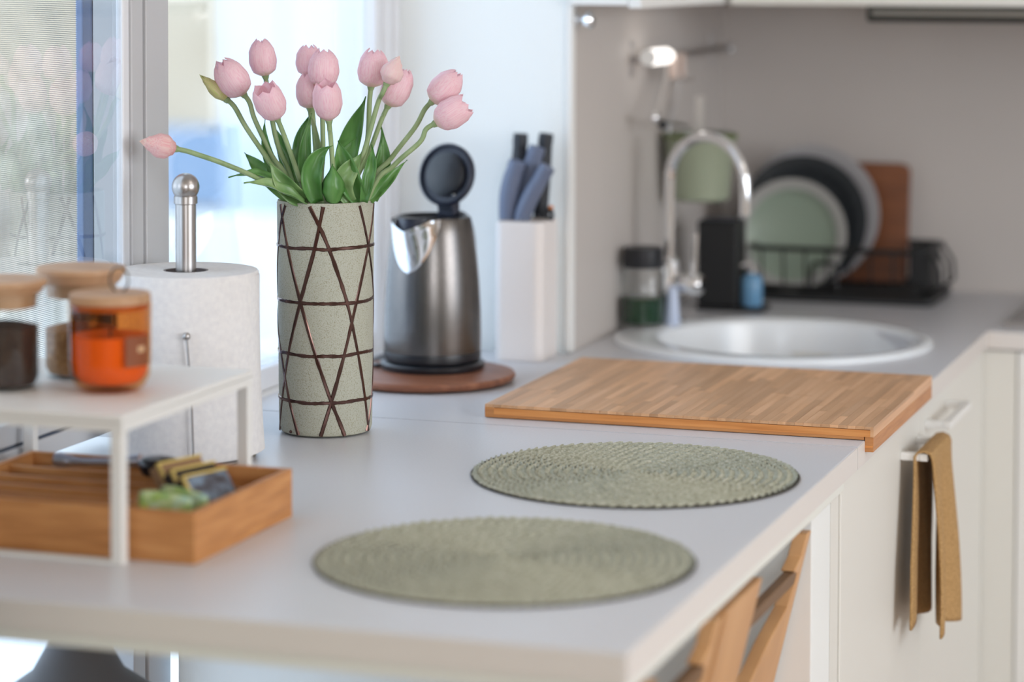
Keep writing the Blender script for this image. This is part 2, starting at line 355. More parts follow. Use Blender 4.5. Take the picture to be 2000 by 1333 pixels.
def handle(par, ox, oy, y0, y1, z, X0=-.603, X1=-.572):
    MB().box(X0-ox, X1-ox-.0062, y0-oy, y0-oy+.012, z-.005, z+.005).box(X0-ox, X1-ox-.0062, y1-oy-.012, y1-oy, z-.005, z+.005).box(X1-ox-.006, X1-ox+.005, y0-oy, y1-oy, z-.005, z+.005).build('handle', white_paint, par, bevel=.001, label='white square bar handle')
handle(d, ox, oy, 3.37, 3.50, .832)
c2, ox, oy = cabinet('base_cabinet', 'white base cabinet under the sink next to the inner corner', -1.13, -.623, 3.532, 4.06, 'x', 1)
d = MB().box(-.622-ox, -.603-ox, 3.532-oy, 4.09-oy, .105, .869).build('door', door_white, c2, bevel=.0015)
handle(d, ox, oy, 3.555, 3.735, .843)
c3 = thing('base_cabinet', 'white base cabinet at right edge of picture facing the room', 'cabinet', (-.2, 4.3, 0))
MB().box(-.40, .4, -.19, .25, .1, .858).build('body', door_white, c3)
MB().box(-.350, .4, -.21, -.191, .105, .869).build('door', white_paint, c3, bevel=.0015)
MB().box(-.4035, -.352, -.208, -.191, .105, .869).build('corner_filler', door_white, c3)
# cooktop
hb = thing('cooktop', 'dark glass cooktop corner at the right edge of the counter', 'cooktop', (-.30, 4.32, Z))
MB().prism(rrect(-.28, .28, -.165, .20, .012), .001, .006).build('glass_top', mat('hob_glass', S(70, 70, 72), .2), hb, bevel=.001)
MB().box(-.285, .285, -.170, -.163, 0, .007).build('trim_strip', steel, hb, bevel=.001)
MB().lathe([(.09, 0), (.092, .0005), (.086, .0005)], 40, (0, 0, .006)).build('burner_ring', frame_grey, hb)
# upper cabinets
u1 = thing('wall_cabinet', 'white wall cabinet above the tap, only its bottom edge in view', 'cabinet', (-1.0, 4.1, 1.408))
MB().box(-.136, -.05, -.46, .456, .0, .7).build('body', white_paint, u1, bevel=.001)
MB().box(-.049, -.030, -.46, .1, -.004, .7).build('door', white_paint, u1, bevel=.001)
u2 = thing('wall_cabinet', 'white wall cabinet above the dish rack, only its bottom edge in view', 'cabinet', (-.2, 4.35, 1.405))
MB().box(-.82, 1.0, -.2, .206, .0, .7).build('body', door_white, u2, bevel=.001)
MB().box(-.82, -.02, -.22, -.201, -.003, .7).build('door', door_white, u2, bevel=.001)
MB().box(-.018, 1.0, -.22, -.201, -.003, .7).build('door', door_white, u2, bevel=.001)
hd = thing('cooker_hood', 'slim steel cooker hood under the wall cabinet, dark lower edge', 'hood', (-.3, 4.3, 1.376))
MB().box(-.5, .5, -.17, .1, 0, .0285).build('body', mat('hood_dark', (.06, .06, .055, 1), .4, .9), hd, bevel=.006, seg=3)
MB().box(-.490, .5, -.1725, -.1705, .010, .019).build('front_strip', mat('hood_strip', (.22, .21, .19, 1), .4, 1), hd, bevel=.001)
kn = thing('door_stopper', 'small round chrome stopper at the top of the narrow white strip', 'stopper', (-1.1365, 3.668, 1.386))
My = Matrix.Rotation(PI/2, 4, 'Y')
MB().lathe([(0, 0), (.010, 0), (.011, .004), (.006, .006), (.006, .012), (.013, .016), (.014, .022), (.010, .027), (0, .029)], 24, M=My).build('knob_head', chrome, kn, True)

# ============================================================ vase
VC = Vector((-1.229, 2.945, Z))
az = math.atan2(-VC.y, -VC.x)            # vase faces the room
vase_m = noise_col(mat('speckled_stoneware', S(176, 178, 158), .6), [(.34, S(146, 142, 118)), (.44, S(170, 170, 154)), (.7, S(180, 180, 166))], sc_=800, detail=2, bump=.35, bdist=.0006)
vs_t = thing('vase', 'tall cylindrical grey-green speckled vase with bronze criss-cross lines holding the tulips', 'vase', VC)
RV = lambda z: .0563+.0026*z/.283
MB().lathe([(0, .001), (.050, .001), (.0545, .003), (RV(.01), .009), (RV(.14), .14), (RV(.278), .278), (RV(.28)-.001, .2825), (RV(.28)-.005, .2825), (RV(.28)-.0065, .278), (.050, .02), (0, .014)], 96).build('body', vase_m, vs_t, True)
def ribbon(pts, wd, name='line'):
    # pts: (theta deg from facing direction, z); strip proud of the vase
    P = []
    for (a0, z0), (a1, z1) in zip(pts, pts[1:]):
        nn = max(2, int(abs(a1-a0)/4)+2)
        for i in range(nn): t = i/nn; P.append((a0+(a1-a0)*t, z0+(z1-z0)*t))
    P.append(pts[-1]); rnd = random.Random(len(P)*7+int(pts[0][0]))
    # smooth
    for _ in range(3): P = [P[0]]+[((P[i-1][0]+2*P[i][0]+P[i+1][0])/4, (P[i-1][1]+2*P[i][1]+P[i+1][1])/4) for i in range(1, len(P)-1)]+[P[-1]]
    m = MB(); prev = None
    for i, (a, z) in enumerate(P):
        a2, z2 = P[min(i+1, len(P)-1)]; a1, z1 = P[max(i-1, 0)]
        tx, tz = R(a2-a1)*.058, z2-z1; l = math.hypot(tx, tz) or 1; nx, nz = -tz/l, tx/l
        w_ = wd*rnd.uniform(.8, 1.15)*.5
        row = []
        for k in (-1, -.5, .5, 1):
            zz = z+nz*w_*k; th = az+R(a)+nx*w_*k/.058; rr = RV(zz)+(.0009 if abs(k) < 1 else -.0004)
            row.append(m.bm.verts.new((rr*math.cos(th), rr*math.sin(th), zz)))
        if prev:
            for k in range(3): m.bm.faces.new((prev[k], row[k], row[k+1], prev[k+1]))
        prev = row
    return m.build(name, bronze, vs_t, True)
for zr in (.228, .1635, .100, .0435):
    rnd = random.Random(int(zr*1000)); ribbon([(a, zr+rnd.uniform(-.0012, .0012)) for a in range(-180, 181, 20)], .0052, 'ring_line')
for pl in ([(-66, .279), (-51.5, .229), (-31.5, .164), (-12.3, .1), (6.7, .044), (24, .003)],
           [(-19, .279), (-6.7, .255), (4.4, .228), (26.5, .164), (42.7, .1), (56.4, .045), (66, .004)],
           [(43.6, .279), (60.7, .23), (85, .164), (104, .1), (120, .045), (135, .003)],
           [(-106, .164), (-68.5, .1), (-50.8, .045), (-36, .003)],
           [(-2.7, .279), (-12.3, .229), (-31.5, .164), (-51.5, .1), (-66, .045), (-80, .004)],
           [(81, .279), (60.7, .229), (39.7, .164), (22.8, .1), (6.7, .044), (-6.2, .003)],
           [(-54.5, .279), (-68.5, .25), (-81, .215), (-98, .164), (-120, .1), (-150, .003)],
           [(140, .279), (120, .2), (100, .13), (85, .07), (72, .03), (62, .004)],
           [(110, .279), (140, .17), (175, .06), (190, .003)], [(-100, .279), (-140, .15), (-185, .003)], [(180, .279), (150, .12), (130, .003)]):
    ribbon(pl, .0056)
MB().lathe([(0, 0), (.0022, 0), (.0016, .001), (0, .0014)], 10, M=Matrix.Rotation(az+R(-48), 4, 'Z') @ Matrix.Translation((RV(.005), 0, .006)) @ Matrix.Rotation(PI/2, 4, 'Y')).build('lustre_dot', bronze, vs_t, True)

# ============================================================ tulips
TC = Vector((math.cos(az), math.sin(az), 0)); TR = Vector((-math.sin(az), math.cos(az), 0))
K = 6.16e-4
def BP(x, y, d=0):     # bouquet plane: sideways, up, towards the room
    k = 1-d/3.17
    return TR*((x-630)*K*k)+TC*d+Vector((0, 0, .282+(393-y)*K*k+d*.094))
def petal_material(name, base, body, tip, streak):
    m = mat(name, body, .45); nt = m.node_tree; L = nt.links; b = nt.nodes['Principled BSDF']
    tc = nd(m, 'ShaderNodeTexCoord'); sp = nd(m, 'ShaderNodeSeparateXYZ'); L.new(tc.outputs['Generated'], sp.inputs[0])
    r = ramp(m, [(0, base), (.16, body), (.7, body), (1, tip)]); L.new(sp.outputs['Z'], r.inputs[0])
    mp = nd(m, 'ShaderNodeMapping'); mp.inputs['Scale'].default_value = (9, 9, .7); L.new(tc.outputs['Generated'], mp.inputs[0])
    n = nd(m, 'ShaderNodeTexNoise'); n.inputs['Scale'].default_value = 2.2; n.inputs['Detail'].default_value = 3; L.new(mp.outputs[0], n.inputs['Vector'])
    r2_ = ramp(m, [(.42, (0, 0, 0, 1)), (.68, (1, 1, 1, 1))]); L.new(n.outputs['Fac'], r2_.inputs[0])
    mx = nd(m, 'ShaderNodeMix', data_type='RGBA'); mx.inputs['B'].default_value = streak; L.new(r2_.outputs[0], mx.inputs['Factor']); L.new(r.outputs[0], mx.inputs['A'])
    L.new(mx.outputs['Result'], b.inputs['Base Color'])
    tr = nd(m, 'ShaderNodeBsdfTranslucent'); L.new(mx.outputs['Result'], tr.inputs[0]); ms = nd(m, 'ShaderNodeMixShader'); ms.inputs[0].default_value = .38
    L.new(b.outputs[0], ms.inputs[1]); L.new(tr.outputs[0], ms.inputs[2]); L.new(ms.outputs[0], nt.nodes['Material Output'].inputs[0])
    return m
pink = petal_material('pink_petal', S(230, 232, 180), S(255, 230, 234), S(250, 212, 220), S(249, 208, 219))
pink_pale = petal_material('pale_pink_petal', S(250, 216, 216), S(252, 232, 228), S(252, 240, 228), S(252, 218, 222))
pink_red = petal_material('blush_petal', S(246, 176, 176), S(253, 226, 222), S(250, 244, 228), S(243, 180, 184))
bud_m = petal_material('green_bud_petal', S(214, 220, 120), S(222, 228, 150), S(170, 196, 110), S(244, 220, 190))
def leafmat(name, a, b_, c):
    m = mat(name, a, .33); noise_col(m, [(.3, a), (.5, b_), (.72, c)], (1, 1, .25), 38, 3, .2, 'Object', .001)
    nt = m.node_tree; b = nt.nodes['Principled BSDF']; tr = nd(m, 'ShaderNodeBsdfTranslucent'); tr.inputs[0].default_value = b_
    ms = nd(m, 'ShaderNodeMixShader'); ms.inputs[0].default_value = .22
    nt.links.new(b.outputs[0], ms.inputs[1]); nt.links.new(tr.outputs[0], ms.inputs[2]); nt.links.new(ms.outputs[0], nt.nodes['Material Output'].inputs[0]); return m
leaf_m = leafmat('tulip_leaf', S(66, 116, 52), S(94, 146, 74), S(126, 172, 100))
leaf_p = leafmat('tulip_leaf_pale', S(104, 146, 84), S(136, 172, 110), S(176, 200, 140))
stem_m = noise_col(mat('tulip_stem', S(136, 156, 108), .45), [(.3, S(122, 146, 96)), (.7, S(156, 174, 128))], (1, 1, .2), 60)
def petal_mesh(name, material, prof, half, tipn, scallop, seed):
    rnd = random.Random(seed); m = MB(); N = 14
    def fn(u, v):
        t = u; s = v*2-1
        hw = R(half)*(math.sin(PI*min(1, t*.72+.12))**.6)*(1-.93*max(0, (t-.74)/.26)**tipn)
        hw = max(hw, .02)
        # profile
        for (t0, r0), (t1, r1) in zip(prof, prof[1:]):
            if t <= t1+1e-9:
                k = (t-t0)/(t1-t0); k = k*k*(3-2*k); r = r0+(r1-r0)*k; break
        r *= 1-.06*s*s; a = hw*s
        r -= .05*math.exp(-(s/.12)**2)*t*.4
        z = t-.04*s*s*t+scallop*math.sin(7*s+seed)*t**4
        return Vector((r*math.cos(a), r*math.sin(a), z))
    m.grid(fn, N, 10)
    me_o = m.build(name, material, None, True); me = me_o.data; bpy.data.objects.remove(me_o)
    return me
cup = [(0, .05), (.05, .24), (.18, .41), (.42, .475), (.7, .44), (.88, .34), (1, .17)]
bud = [(0, .05), (.08, .16), (.3, .27), (.5, .27), (.75, .17), (.92, .07), (1, .01)]
opn = [(0, .05), (.06, .22), (.2, .42), (.45, .52), (.75, .50), (.92, .42), (1, .38)]
meshes = {}
for key, mt, pf, hf in (('cup', pink, cup, 62), ('bud', pink_pale, bud, 64), ('open', pink, opn, 60), ('green', bud_m, bud, 66), ('red', pink_red, bud, 64)):
    meshes[key] = [petal_mesh('petal', mt, pf, hf, 3.6, .012, sd) for sd in (1, 2, 3)]
def bez(p, n=10):
    out = []
    for i in range(n+1):
        t = i/n; q = [Vector(v) for v in p]
        while len(q) > 1: q = [q[j]*(1-t)+q[j+1]*t for j in range(len(q)-1)]
        out.append(q[0])
    return out
def leaf(par, pts, wd, fold=.35, m=leaf_m, twist=0, face=None):
    c = bez(pts, 16); mb = MB(); f0 = (face or TC)
    def fn(u, v):
        i = u*16; k = min(15, int(i)); p = c[k].lerp(c[k+1], i-k); t = (c[k+1]-c[k]).normalized()
        side = t.cross(f0).normalized(); nrm = side.cross(t).normalized()
        a = R(twist)*u; side, nrm = side*math.cos(a)+nrm*math.sin(a), nrm*math.cos(a)-side*math.sin(a)
        w_ = wd*.5*(math.sin(PI*min(1, .14+u*.86))**.62)*(1-u**5)
        s = v*2-1
        return p+side*w_*s*(1-.12*fold*abs(s))-nrm*(w_*fold*(s*s-.25))*(-1)+nrm*.0012*math.sin(u*17+s*3)*abs(s)
    mb.grid(fn, 22, 8); o = mb.build('leaf', m, par, True)
    sd = o.modifiers.new('solid', 'SOLIDIFY'); sd.thickness = .0006
    return o
def tulip(label, base, tip, wpx, stem, kind, d=0, dt=0, lean=0, spin=0, leaves=()):
    # base/tip: lower and upper end of the flower; stem: points from flower down into the vase
    t = thing('tulip', label, 'tulip', VC+Vector((0, 0, 0)), 0, 'pink tulips in the vase')
    B = BP(*base, d); T = BP(*tip, d+dt); ax = T-B; Lh = ax.length; q = ax.normalized().to_track_quat('Z', 'Y')
    pts = [B+ax.normalized()*.002, B-ax.normalized()*.012]+[BP(*p[:2], p[2] if len(p) > 2 else d*.5) for p in stem]
    # end inside the vase
    e = pts[-1]; foot = Vector((-e.x*.35, -e.y*.35, .07)); pts.append(foot)
    cs = []
    P = [pts[0]]+pts+[pts[-1]]
    for i in range(1, len(P)-2):
        for k in range(6):
            u = k/6; p0, p1, p2, p3 = P[i-1], P[i], P[i+1], P[i+2]
            cs.append(.5*((2*p1)+(p2-p0)*u+(2*p0-5*p1+4*p2-p3)*u*u+(3*p1-p0-3*p2+p3)*u**3))
    cs.append(P[-1])
    MB().tube(cs, .0031, 10).build('stem', stem_m, t, True)
    h = MB().lathe([(0, -.004), (.0035, -.003), (.0048, .001), (.003, .005), (0, .008)], 14).build('flower_head', stem_m, t, True)
    h.location = B; h.rotation_mode = 'QUATERNION'; h.rotation_quaternion = q
    rr = {'cup': .47, 'bud': .27, 'open': .52, 'green': .27, 'red': .27}[kind]
    W = wpx*K*.52/rr
    for i in range(6):
        o = bpy.data.objects.new('petal', meshes[kind][i % 3]); COL.objects.link(o); o.parent = h
        inner = i % 2; s = .93 if inner else 1.0
        o.rotation_euler = (0, 0, R(spin+60*i)); o.scale = (W*s, W*s, Lh*(1.0 if inner else .97)*(1+.02*math.sin(i*2.1+spin)))
    for lf in leaves: leaf(t, *lf[:2], **lf[2])
    return t
L_ = lambda *p: [BP(*q) for q in p]
tulip('slim green-tinged closed tulip bud at upper left of the bouquet', (438, 196), (386, 147), 27, [(475, 250, .0), (520, 318, .01), (565, 392, .01)], 'green', .0, 0, spin=10,
      leaves=[(L_((580, 395, .03), (540, 345, .05), (490, 330, .06), (440, 349, .06)), 30*K, dict(fold=.5, face=(TC*.5+Vector((0, 0, 1))).normalized()))])
tulip('large round pink tulip leaning left, second from the upper left', (471, 186), (424, 119), 63, [(492, 235, .0), (525, 305, .0), (570, 392, .0)], 'cup', .0, .01, spin=20,
      leaves=[(L_((560, 395, 0), (520, 350, -.01), (492, 320, -.02), (471, 299, -.02)), 34*K, dict(fold=.4))])
tulip('upright pink tulip with greenish base standing highest at left', (513, 150), (502, 76), 54, [(517, 175, -.02), (535, 280, -.01), (575, 392, -.01)], 'cup', -.03, 0, spin=45,
      leaves=[(L_((555, 392, -.01), (525, 330, 0), (505, 290, 0), (512, 233, 0)), 26*K, dict(fold=.5))])
tulip('open pink tulip showing a folded petal, below the highest left one', (536, 234), (508, 168), 60, [(556, 285, .03), (578, 350, .03), (590, 396, .02)], 'open', .03, .02, spin=0,
      leaves=[(L_((592, 396, .04), (560, 385, .055), (540, 350, .06), (519, 318, .06)), 40*K, dict(fold=.7, m=leaf_p)), (L_((565, 392, -.02), (575, 340, -.03), (545, 290, -.03), (528, 244, -.03)), 38*K, dict(fold=.4))])
tulip('pink tulip half hidden behind the tallest central one', (598, 150), (597, 87), 52, [(602, 190, -.03), (610, 290, -.02), (612, 392, -.01)], 'cup', -.04, 0, spin=30,
      leaves=[(L_((598, 395, 0), (575, 330, -.03), (570, 270, -.03), (603, 220, -.03)), 34*K, dict(fold=.4))])
tulip('tallest central pink tulip with frilled tip', (626, 172), (627, 95), 60, [(624, 215, .0), (625, 300, .0), (622, 392, .0)], 'cup', .0, 0, spin=0,
      leaves=[(L_((612, 396, .01), (578, 340, .015), (588, 280, .015), (603, 222, .01)), 30*K, dict(fold=.5))])
tulip('pink tulip directly below the central pair, partly covered', (600, 214), (592, 143), 48, [(608, 250, -.01), (618, 300, -.01), (620, 392, -.01)], 'cup', -.02, 0, spin=15,
      leaves=[(L_((615, 398, .045), (588, 350, .055), (606, 300, .055), (644, 286, .045)), 44*K, dict(fold=.6))])
tulip('front central pink tulip opened with an inner petal visible', (637, 238), (631, 160), 57, [(640, 270, .035), (644, 330, .05), (645, 398, .05)], 'open', .03, .012, spin=50,
      leaves=[(L_((645, 400, .054), (645, 375, .062), (645, 355, .062), (644, 322, .056)), 40*K, dict(fold=-1.0)),
              (L_((700, 398, .04), (672, 360, .05), (665, 310, .045), (655, 277, .03)), 48*K, dict(fold=.7))])
tulip('upright pink tulip with jagged rim right of the centre', (719, 172), (727, 96), 60, [(716, 205, .0), (710, 290, .0), (680, 392, .0)], 'cup', .0, 0, spin=25,
      leaves=[(L_((672, 392, -.01), (655, 300, -.01), (690, 250, 0), (709, 189, .0)), 46*K, dict(fold=.4))])
tulip('small creamy pink tulip bud in front of a larger one, right of centre', (750, 165), (775, 110), 44, [(732, 205, .02), (705, 300, .03), (672, 392, .03)], 'bud', .03, 0, spin=35,
      leaves=[(L_((680, 398, .045), (640, 350, .05), (690, 330, .05), (700, 300, .03)), 44*K, dict(fold=.6, m=leaf_p))])
tulip('pink tulip leaning right behind the small creamy bud', (752, 209), (788, 133), 58, [(738, 240, -.01), (712, 310, -.01), (680, 392, -.01)], 'cup', -.015, 0, spin=12,
      leaves=[(L_((700, 396, -.02), (735, 350, -.02), (752, 310, -.02), (738, 243, -.03)), 32*K, dict(fold=.4, m=leaf_m))])
tulip('upper of the two pink tulips leaning far right', (838, 201), (893, 142), 58, [(806, 250, .0), (760, 310, .0), (705, 392, .0)], 'cup', .0, 0, spin=40,
      leaves=[(L_((722, 394, 0), (735, 350, 0), (752, 310, -.005), (742, 259, -.01)), 36*K, dict(fold=.5))])
tulip('lower of the two pink tulips leaning far right, nearest the kettle', (844, 244), (911, 202), 60, [(815, 280, .02), (765, 325, .02), (712, 394, .02)], 'open', .02, 0, spin=5,
      leaves=[(L_((716, 396, .02), (730, 375, .02), (755, 350, .02), (790, 315, .0)), 28*K, dict(fold=.6)), (L_((705, 398, .045), (712, 350, .05), (725, 320, .045), (721, 285, .03)), 26*K, dict(fold=.6))])
tulip('closed striped pink tulip hanging far out to the left', (338, 292), (268, 277), 46, [(370, 300, .10), (430, 321, .09), (500, 352, .06), (575, 398, .03)], 'red', .105, .015, spin=20,
      leaves=[(L_((590, 398, .05), (560, 380, .065), (510, 350, .07), (470, 360, .07)), 32*K, dict(fold=.6, m=leaf_p, face=(TC*.6+Vector((0, 0, 1))).normalized())),
              (L_((660, 398, .03), (640, 350, .03), (655, 310, .02), (690, 270, 0)), 34*K, dict(fold=.5))])

# ============================================================ placemats
mat_m = noise_col(mat('woven_sage', S(160, 160, 142), .75), [(.3, S(146, 146, 126)), (.5, S(166, 166, 148)), (.7, S(188, 187, 172))], sc_=260, detail=2, coord='Object')
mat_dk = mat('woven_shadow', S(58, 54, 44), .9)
RP = .184
def placemat_meshes():
    m = MB(); NR = 17; w_ = (RP-.004)/NR; rnd = random.Random(4)
    for k in range(NR):
        rc = (k+.5)*w_; n = max(6, int(2*PI*rc/.0115))
        for i in range(n):
            for side in (-1, 1):
                th = 2*PI*(i+(.5 if side > 0 else 0))/n+rnd.uniform(-.1, .1)/n
                L2 = .0082; W2 = .0023; ang = side*R(27)+rnd.uniform(-.12, .12)
                rr = rc+side*w_*.22
                M = Matrix.Rotation(th, 4, 'Z') @ Matrix.Translation((rr, 0, .0024+rnd.uniform(-.0004, .0004))) @ Matrix.Rotation(PI/2+ang, 4, 'Z') @ Matrix.Rotation(R(8)*1, 4, 'Y') @ Matrix.Rotation(rnd.uniform(-.15, .15), 4, 'X')
                rows = []
                for u, ws in ((-1, .35), (-.45, .95), (.35, 1), (1, .4)):
                    rows.append([m.bm.verts.new(M @ Vector((u*L2, s*W2*ws, (.0026*(1-s*s)*(1-.5*u*u)-.0008*abs(s))))) for s in (-1, -.5, 0, .5, 1)])
                for a, b in zip(rows, rows[1:]):
                    for j in range(4): m.bm.faces.new((a[j], a[j+1], b[j+1], b[j]))
    return m
pm = thing('placemat', 'round woven sage placemat lying sharp in focus beside the wooden board', 'placemat', (-.7975, 2.802, Z), R(20), 'woven placemats on the table')
br = placemat_meshes().build('braid', mat_m, pm, True); br['kind'] = 'stuff'
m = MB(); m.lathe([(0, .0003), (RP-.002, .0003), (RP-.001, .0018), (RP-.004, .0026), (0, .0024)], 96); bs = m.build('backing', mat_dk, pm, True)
p2 = pm.copy(); COL.objects.link(p2); p2.location = (-.7995, 2.357, Z); p2.rotation_euler = (0, 0, R(-35)); p2['label'] = 'round woven sage placemat nearest the viewer, blurred, at the table corner'
copyo(br, p2); copyo(bs, p2)

# ============================================================ cutting board
X0, X1, Y0, Y1 = -1.077, -.586, 3.097, 3.511
cb = thing('cutting_board', 'large bamboo cutting board with a lip hooked over the worktop edge', 'cutting board', ((X0+X1)/2, (Y0+Y1)/2, Z)); ox, oy = cb.location[0], cb.location[1]
MB().box(X0-ox, X1-ox-.0115, Y0-oy, Y1-oy, .0008, .0045).build('bottom_layer', bamboo_dk, cb, bevel=.0004)
MB().box(X0-ox, X0-ox+.012, Y0-oy, Y1-oy, .0045, .0135).build('core_end', bamboo_dk, cb)
MB().box(X0-ox+.012, X1-ox-.004, Y0-oy, Y1-oy, .0045, .0128).build('core_layer', bamboo_edge, cb)
MB().box(X1-ox-.0105, X1-ox, Y0-oy, Y1-oy, -.0135, .0045).build('hook_lip', bamboo_dk, cb, bevel=.0006)
MB().box(X1-ox-.0108, X1-ox-.0008, Y0-oy-.0004, Y1-oy, -.0085, -.0055).build('lip_layer', bamboo_edge, cb)
MB().box(X1-ox-.004, X1-ox, Y0-oy, Y1-oy, .0045, .0135).build('side_layer', bamboo_top, cb)
ncol = 46; cw = (X1-X0)/ncol; rnd = random.Random(11)
for c in range(ncol):
    y = Y0-rnd.uniform(0, .12)
    while y < Y1-.001:
        ln = rnd.uniform(.11, .24); a, b = max(y, Y0), min(y+ln, Y1)
        if Y1-b < .025: b = Y1
        if b-a > .01:
            MB().box(-cw/2+.00012, cw/2-.00012, -(b-a)/2+.00015, (b-a)/2-.00015, 0, .0036+rnd.uniform(0, .00012)).build('stave', bamboo_top, cb, loc=(X0+cw*(c+.5)-ox, (a+b)/2-oy, .0134))
        y = b
# ============================================================ turntable + kettle
tt = thing('turntable', 'round brown wooden board under the kettle', 'board', (-1.247, 3.345, Z))
MB().lathe([(0, .001), (.112, .001), (.119, .004), (.121, .009), (.119, .0125), (.115, .0135), (0, .0135)], 96).build('disc', turn_wood, tt, True)
KC = Vector((-1.250, 3.375, Z+.0136))
kt2 = thing('kettle', 'dark brushed steel electric kettle with its black lid flipped open', 'kettle', KC, math.atan2(-3.375, 1.25)+R(-32))   # local x = spout side
ks = R(8)
MB().lathe([(0, 0), (.070, 0), (.072, .003), (.072, .008), (.068, .011), (0, .011)], 64).build('power_base', black_pl, kt2, True)
MB().lathe([(0, .0115), (.064, .0115), (.0665, .014), (.067, .022), (.0665, .025), (0, .025)], 64).build('base_ring', black_pl, kt2, True)
prof = [(.0665, .0255), (.0668, .05), (.0662, .08), (.064, .12), (.0608, .155), (.0568, .185), (.0535, .203), (.0518, .208), (.049, .2085), (.048, .204), (.052, .18), (.060, .1), (.062, .03), (0, .028)]
MB().lathe(prof, 96).build('body', dark_steel, kt2, True)
MB().lathe([(.0478, .2), (.0478, .2095), (.044, .2095), (.040, .203), (0, .203)], 64).build('inner_collar', black_pl, kt2, True)
# chrome spout: curved pointed shield swelling off the body
m = MB()
def rb(z):
    for (a, z0), (b, z1) in zip(prof, prof[1:8]):
        if z <= z1: return a+(b-a)*(z-z0)/(z1-z0)
    return .0518
def sp(u, v):
    z = .2085-u*.073; s = v*2-1; hwd = R(44)*max(0, 1-u**1.25)**.62+.001
    a = s*hwd; bulge = .020*(1-u)**1.6*max(0, 1-abs(s)**1.7)+.0022*(1-u**6)*(1-abs(s)**6)
    lipz = .0 if u > 0 else 0
    r = rb(z)+bulge+.0006
    return Vector((r*math.cos(a), r*math.sin(a), z+(.004-.019)*(1-u)**2*max(0, 1-1.5*abs(s))))
m.grid(sp, 24, 28); spo = m.build('spout', chrome, kt2, True, label='polished chrome pouring spout')
m = MB()
m.grid(lambda u, v: Vector(((.046+u*.018*max(0, 1-abs(v*2-1)**1.6))*math.cos((v*2-1)*R(26)), (.046+u*.018*max(0, 1-abs(v*2-1)**1.6))*math.sin((v*2-1)*R(26)), .2105)), 4, 16)
m.build('spout_channel', black_pl, kt2, True)
m = MB()
def ch(u, v):
    s = v*2-1; a = s*R(27); z = .2095-u*.021*(1-abs(s)); rr_ = rb(min(z, .208))+.0135*(1-abs(s)**1.7)+.0004
    return Vector((rr_*math.cos(a), rr_*math.sin(a), z))
m.grid(ch, 6, 20); m.build('spout_lip', dark_lid, kt2, True)
# lid (open, raised at the back): local frame, faces spout
ML = Matrix.Translation((-.040, 0, .262)) @ Matrix.Rotation(R(78), 4, 'Y')
l1 = MB().lathe([(0, -.004), (.040, -.004), (.0435, 0), (.0438, .006), (.0405, .0085), (.0395, .006), (.0385, .003), (0, .003)], 56, M=ML).build('lid', dark_lid, kt2, True, label='flipped-open black lid')
MB().lathe([(.030, .003), (.030, .009), (.027, .011), (0, .011)], 48, (0, 0, 0), M=ML).build('lid_seal', black_pl, l1, True)
MB().box(-.050, -.034, -.014, .014, .203, .232).build('lid_hinge', dark_lid, kt2, bevel=.003)
MB().box(-.040, -.031, -.013, .013, .215, .246, ).build('lid_bracket', dark_lid, l1, bevel=.003)
MB().sphere((-.030, .016, .236), .0018).build('lid_rivet', chrome, l1, True)
MB().tube(bez([(-.046, 0, .198), (-.085, 0, .215), (-.108, 0, .19), (-.106, 0, .13), (-.098, 0, .06), (-.064, 0, .05)], 20), .009, 14).build('handle', black_pl, kt2, True)
tag(MB().tube(bez([(-1.316, 3.35, Z+.0165), (-1.33, 3.34, Z+.0165), (-1.345, 3.38, Z+.016), (-1.372, 3.40, Z+.0035), (-1.38, 3.48, Z+.0035), (-1.37, 3.62, Z+.0035)], 18), .003, 8).build('power_cord', black_pl, None, True), 'black cord leaving the kettle base towards the window', 'cord')

# ============================================================ knife block
kb = thing('knife_block', 'white square knife block with rounded corners behind the kettle', 'knife block', (-1.186, 3.592, Z), R(2))
m = MB(); prm = rrect(-.036, .036, -.046, .046, .014, 8); m.prism(prm, 0, .199)
m.build('body', mat('matt_white_block', S(230, 224, 222), .5), kb, bevel=.002)
m = MB(); m.prism(rrect(-.031, .031, -.041, .041, .010, 6), .1992, .2002); m.build('bristle_insert', mat('insert', S(196, 186, 178), .9), kb)
kg = mat('blue_grey_grip', S(102, 112, 136), .5); kd = mat('near_black_grip', S(34, 38, 46), .5)
def knife(label, loc, pts, r, m_, fl=.62):
    t = thing('knife', label, 'knife', loc, 0, 'knives in the block')
    P_ = bez(pts, 12); n = len(P_)
    rr = [r*(.72+.28*math.sin(PI*(.15+.8*i/(n-1)))+(.10 if i > n-3 else 0)) for i in range(n)]
    MB().tube(P_, rr, 14).build('handle', m_, t, True)
    MB().box(-.0009, .0009, -.011, .011, -.15, .004).build('blade', steel, t)
    return t
zt = Z+.2003
knife('tall black-handled knife at the left of the block', (-1.203, 3.606, zt), [(0, 0, -.004), (-.001, 0, .05), (.001, 0, .08), (.003, 0, .122)], .0118, kd)
knife('black-handled knife at the right rear of the block', (-1.174, 3.618, zt), [(0, 0, -.004), (.002, 0, .05), (.005, 0, .09), (.009, 0, .122)], .0118, kd)
knife('short curved blue-grey knife handle front left in the block', (-1.208, 3.575, zt), [(-.001, 0, -.004), (.000, -.002, .035), (.006, -.004, .06), (.016, -.005, .084)], .0145, kg)
knife('curved blue-grey knife handle in the middle of the block', (-1.192, 3.592, zt), [(0, 0, -.004), (.004, 0, .05), (.014, 0, .08), (.022, 0, .104)], .0135, kg)
knife('blue-grey knife handle tilting furthest right', (-1.186, 3.568, zt), [(0, 0, -.004), (.004, 0, .02), (.018, 0, .045), (.040, 0, .078)], .0125, kg)
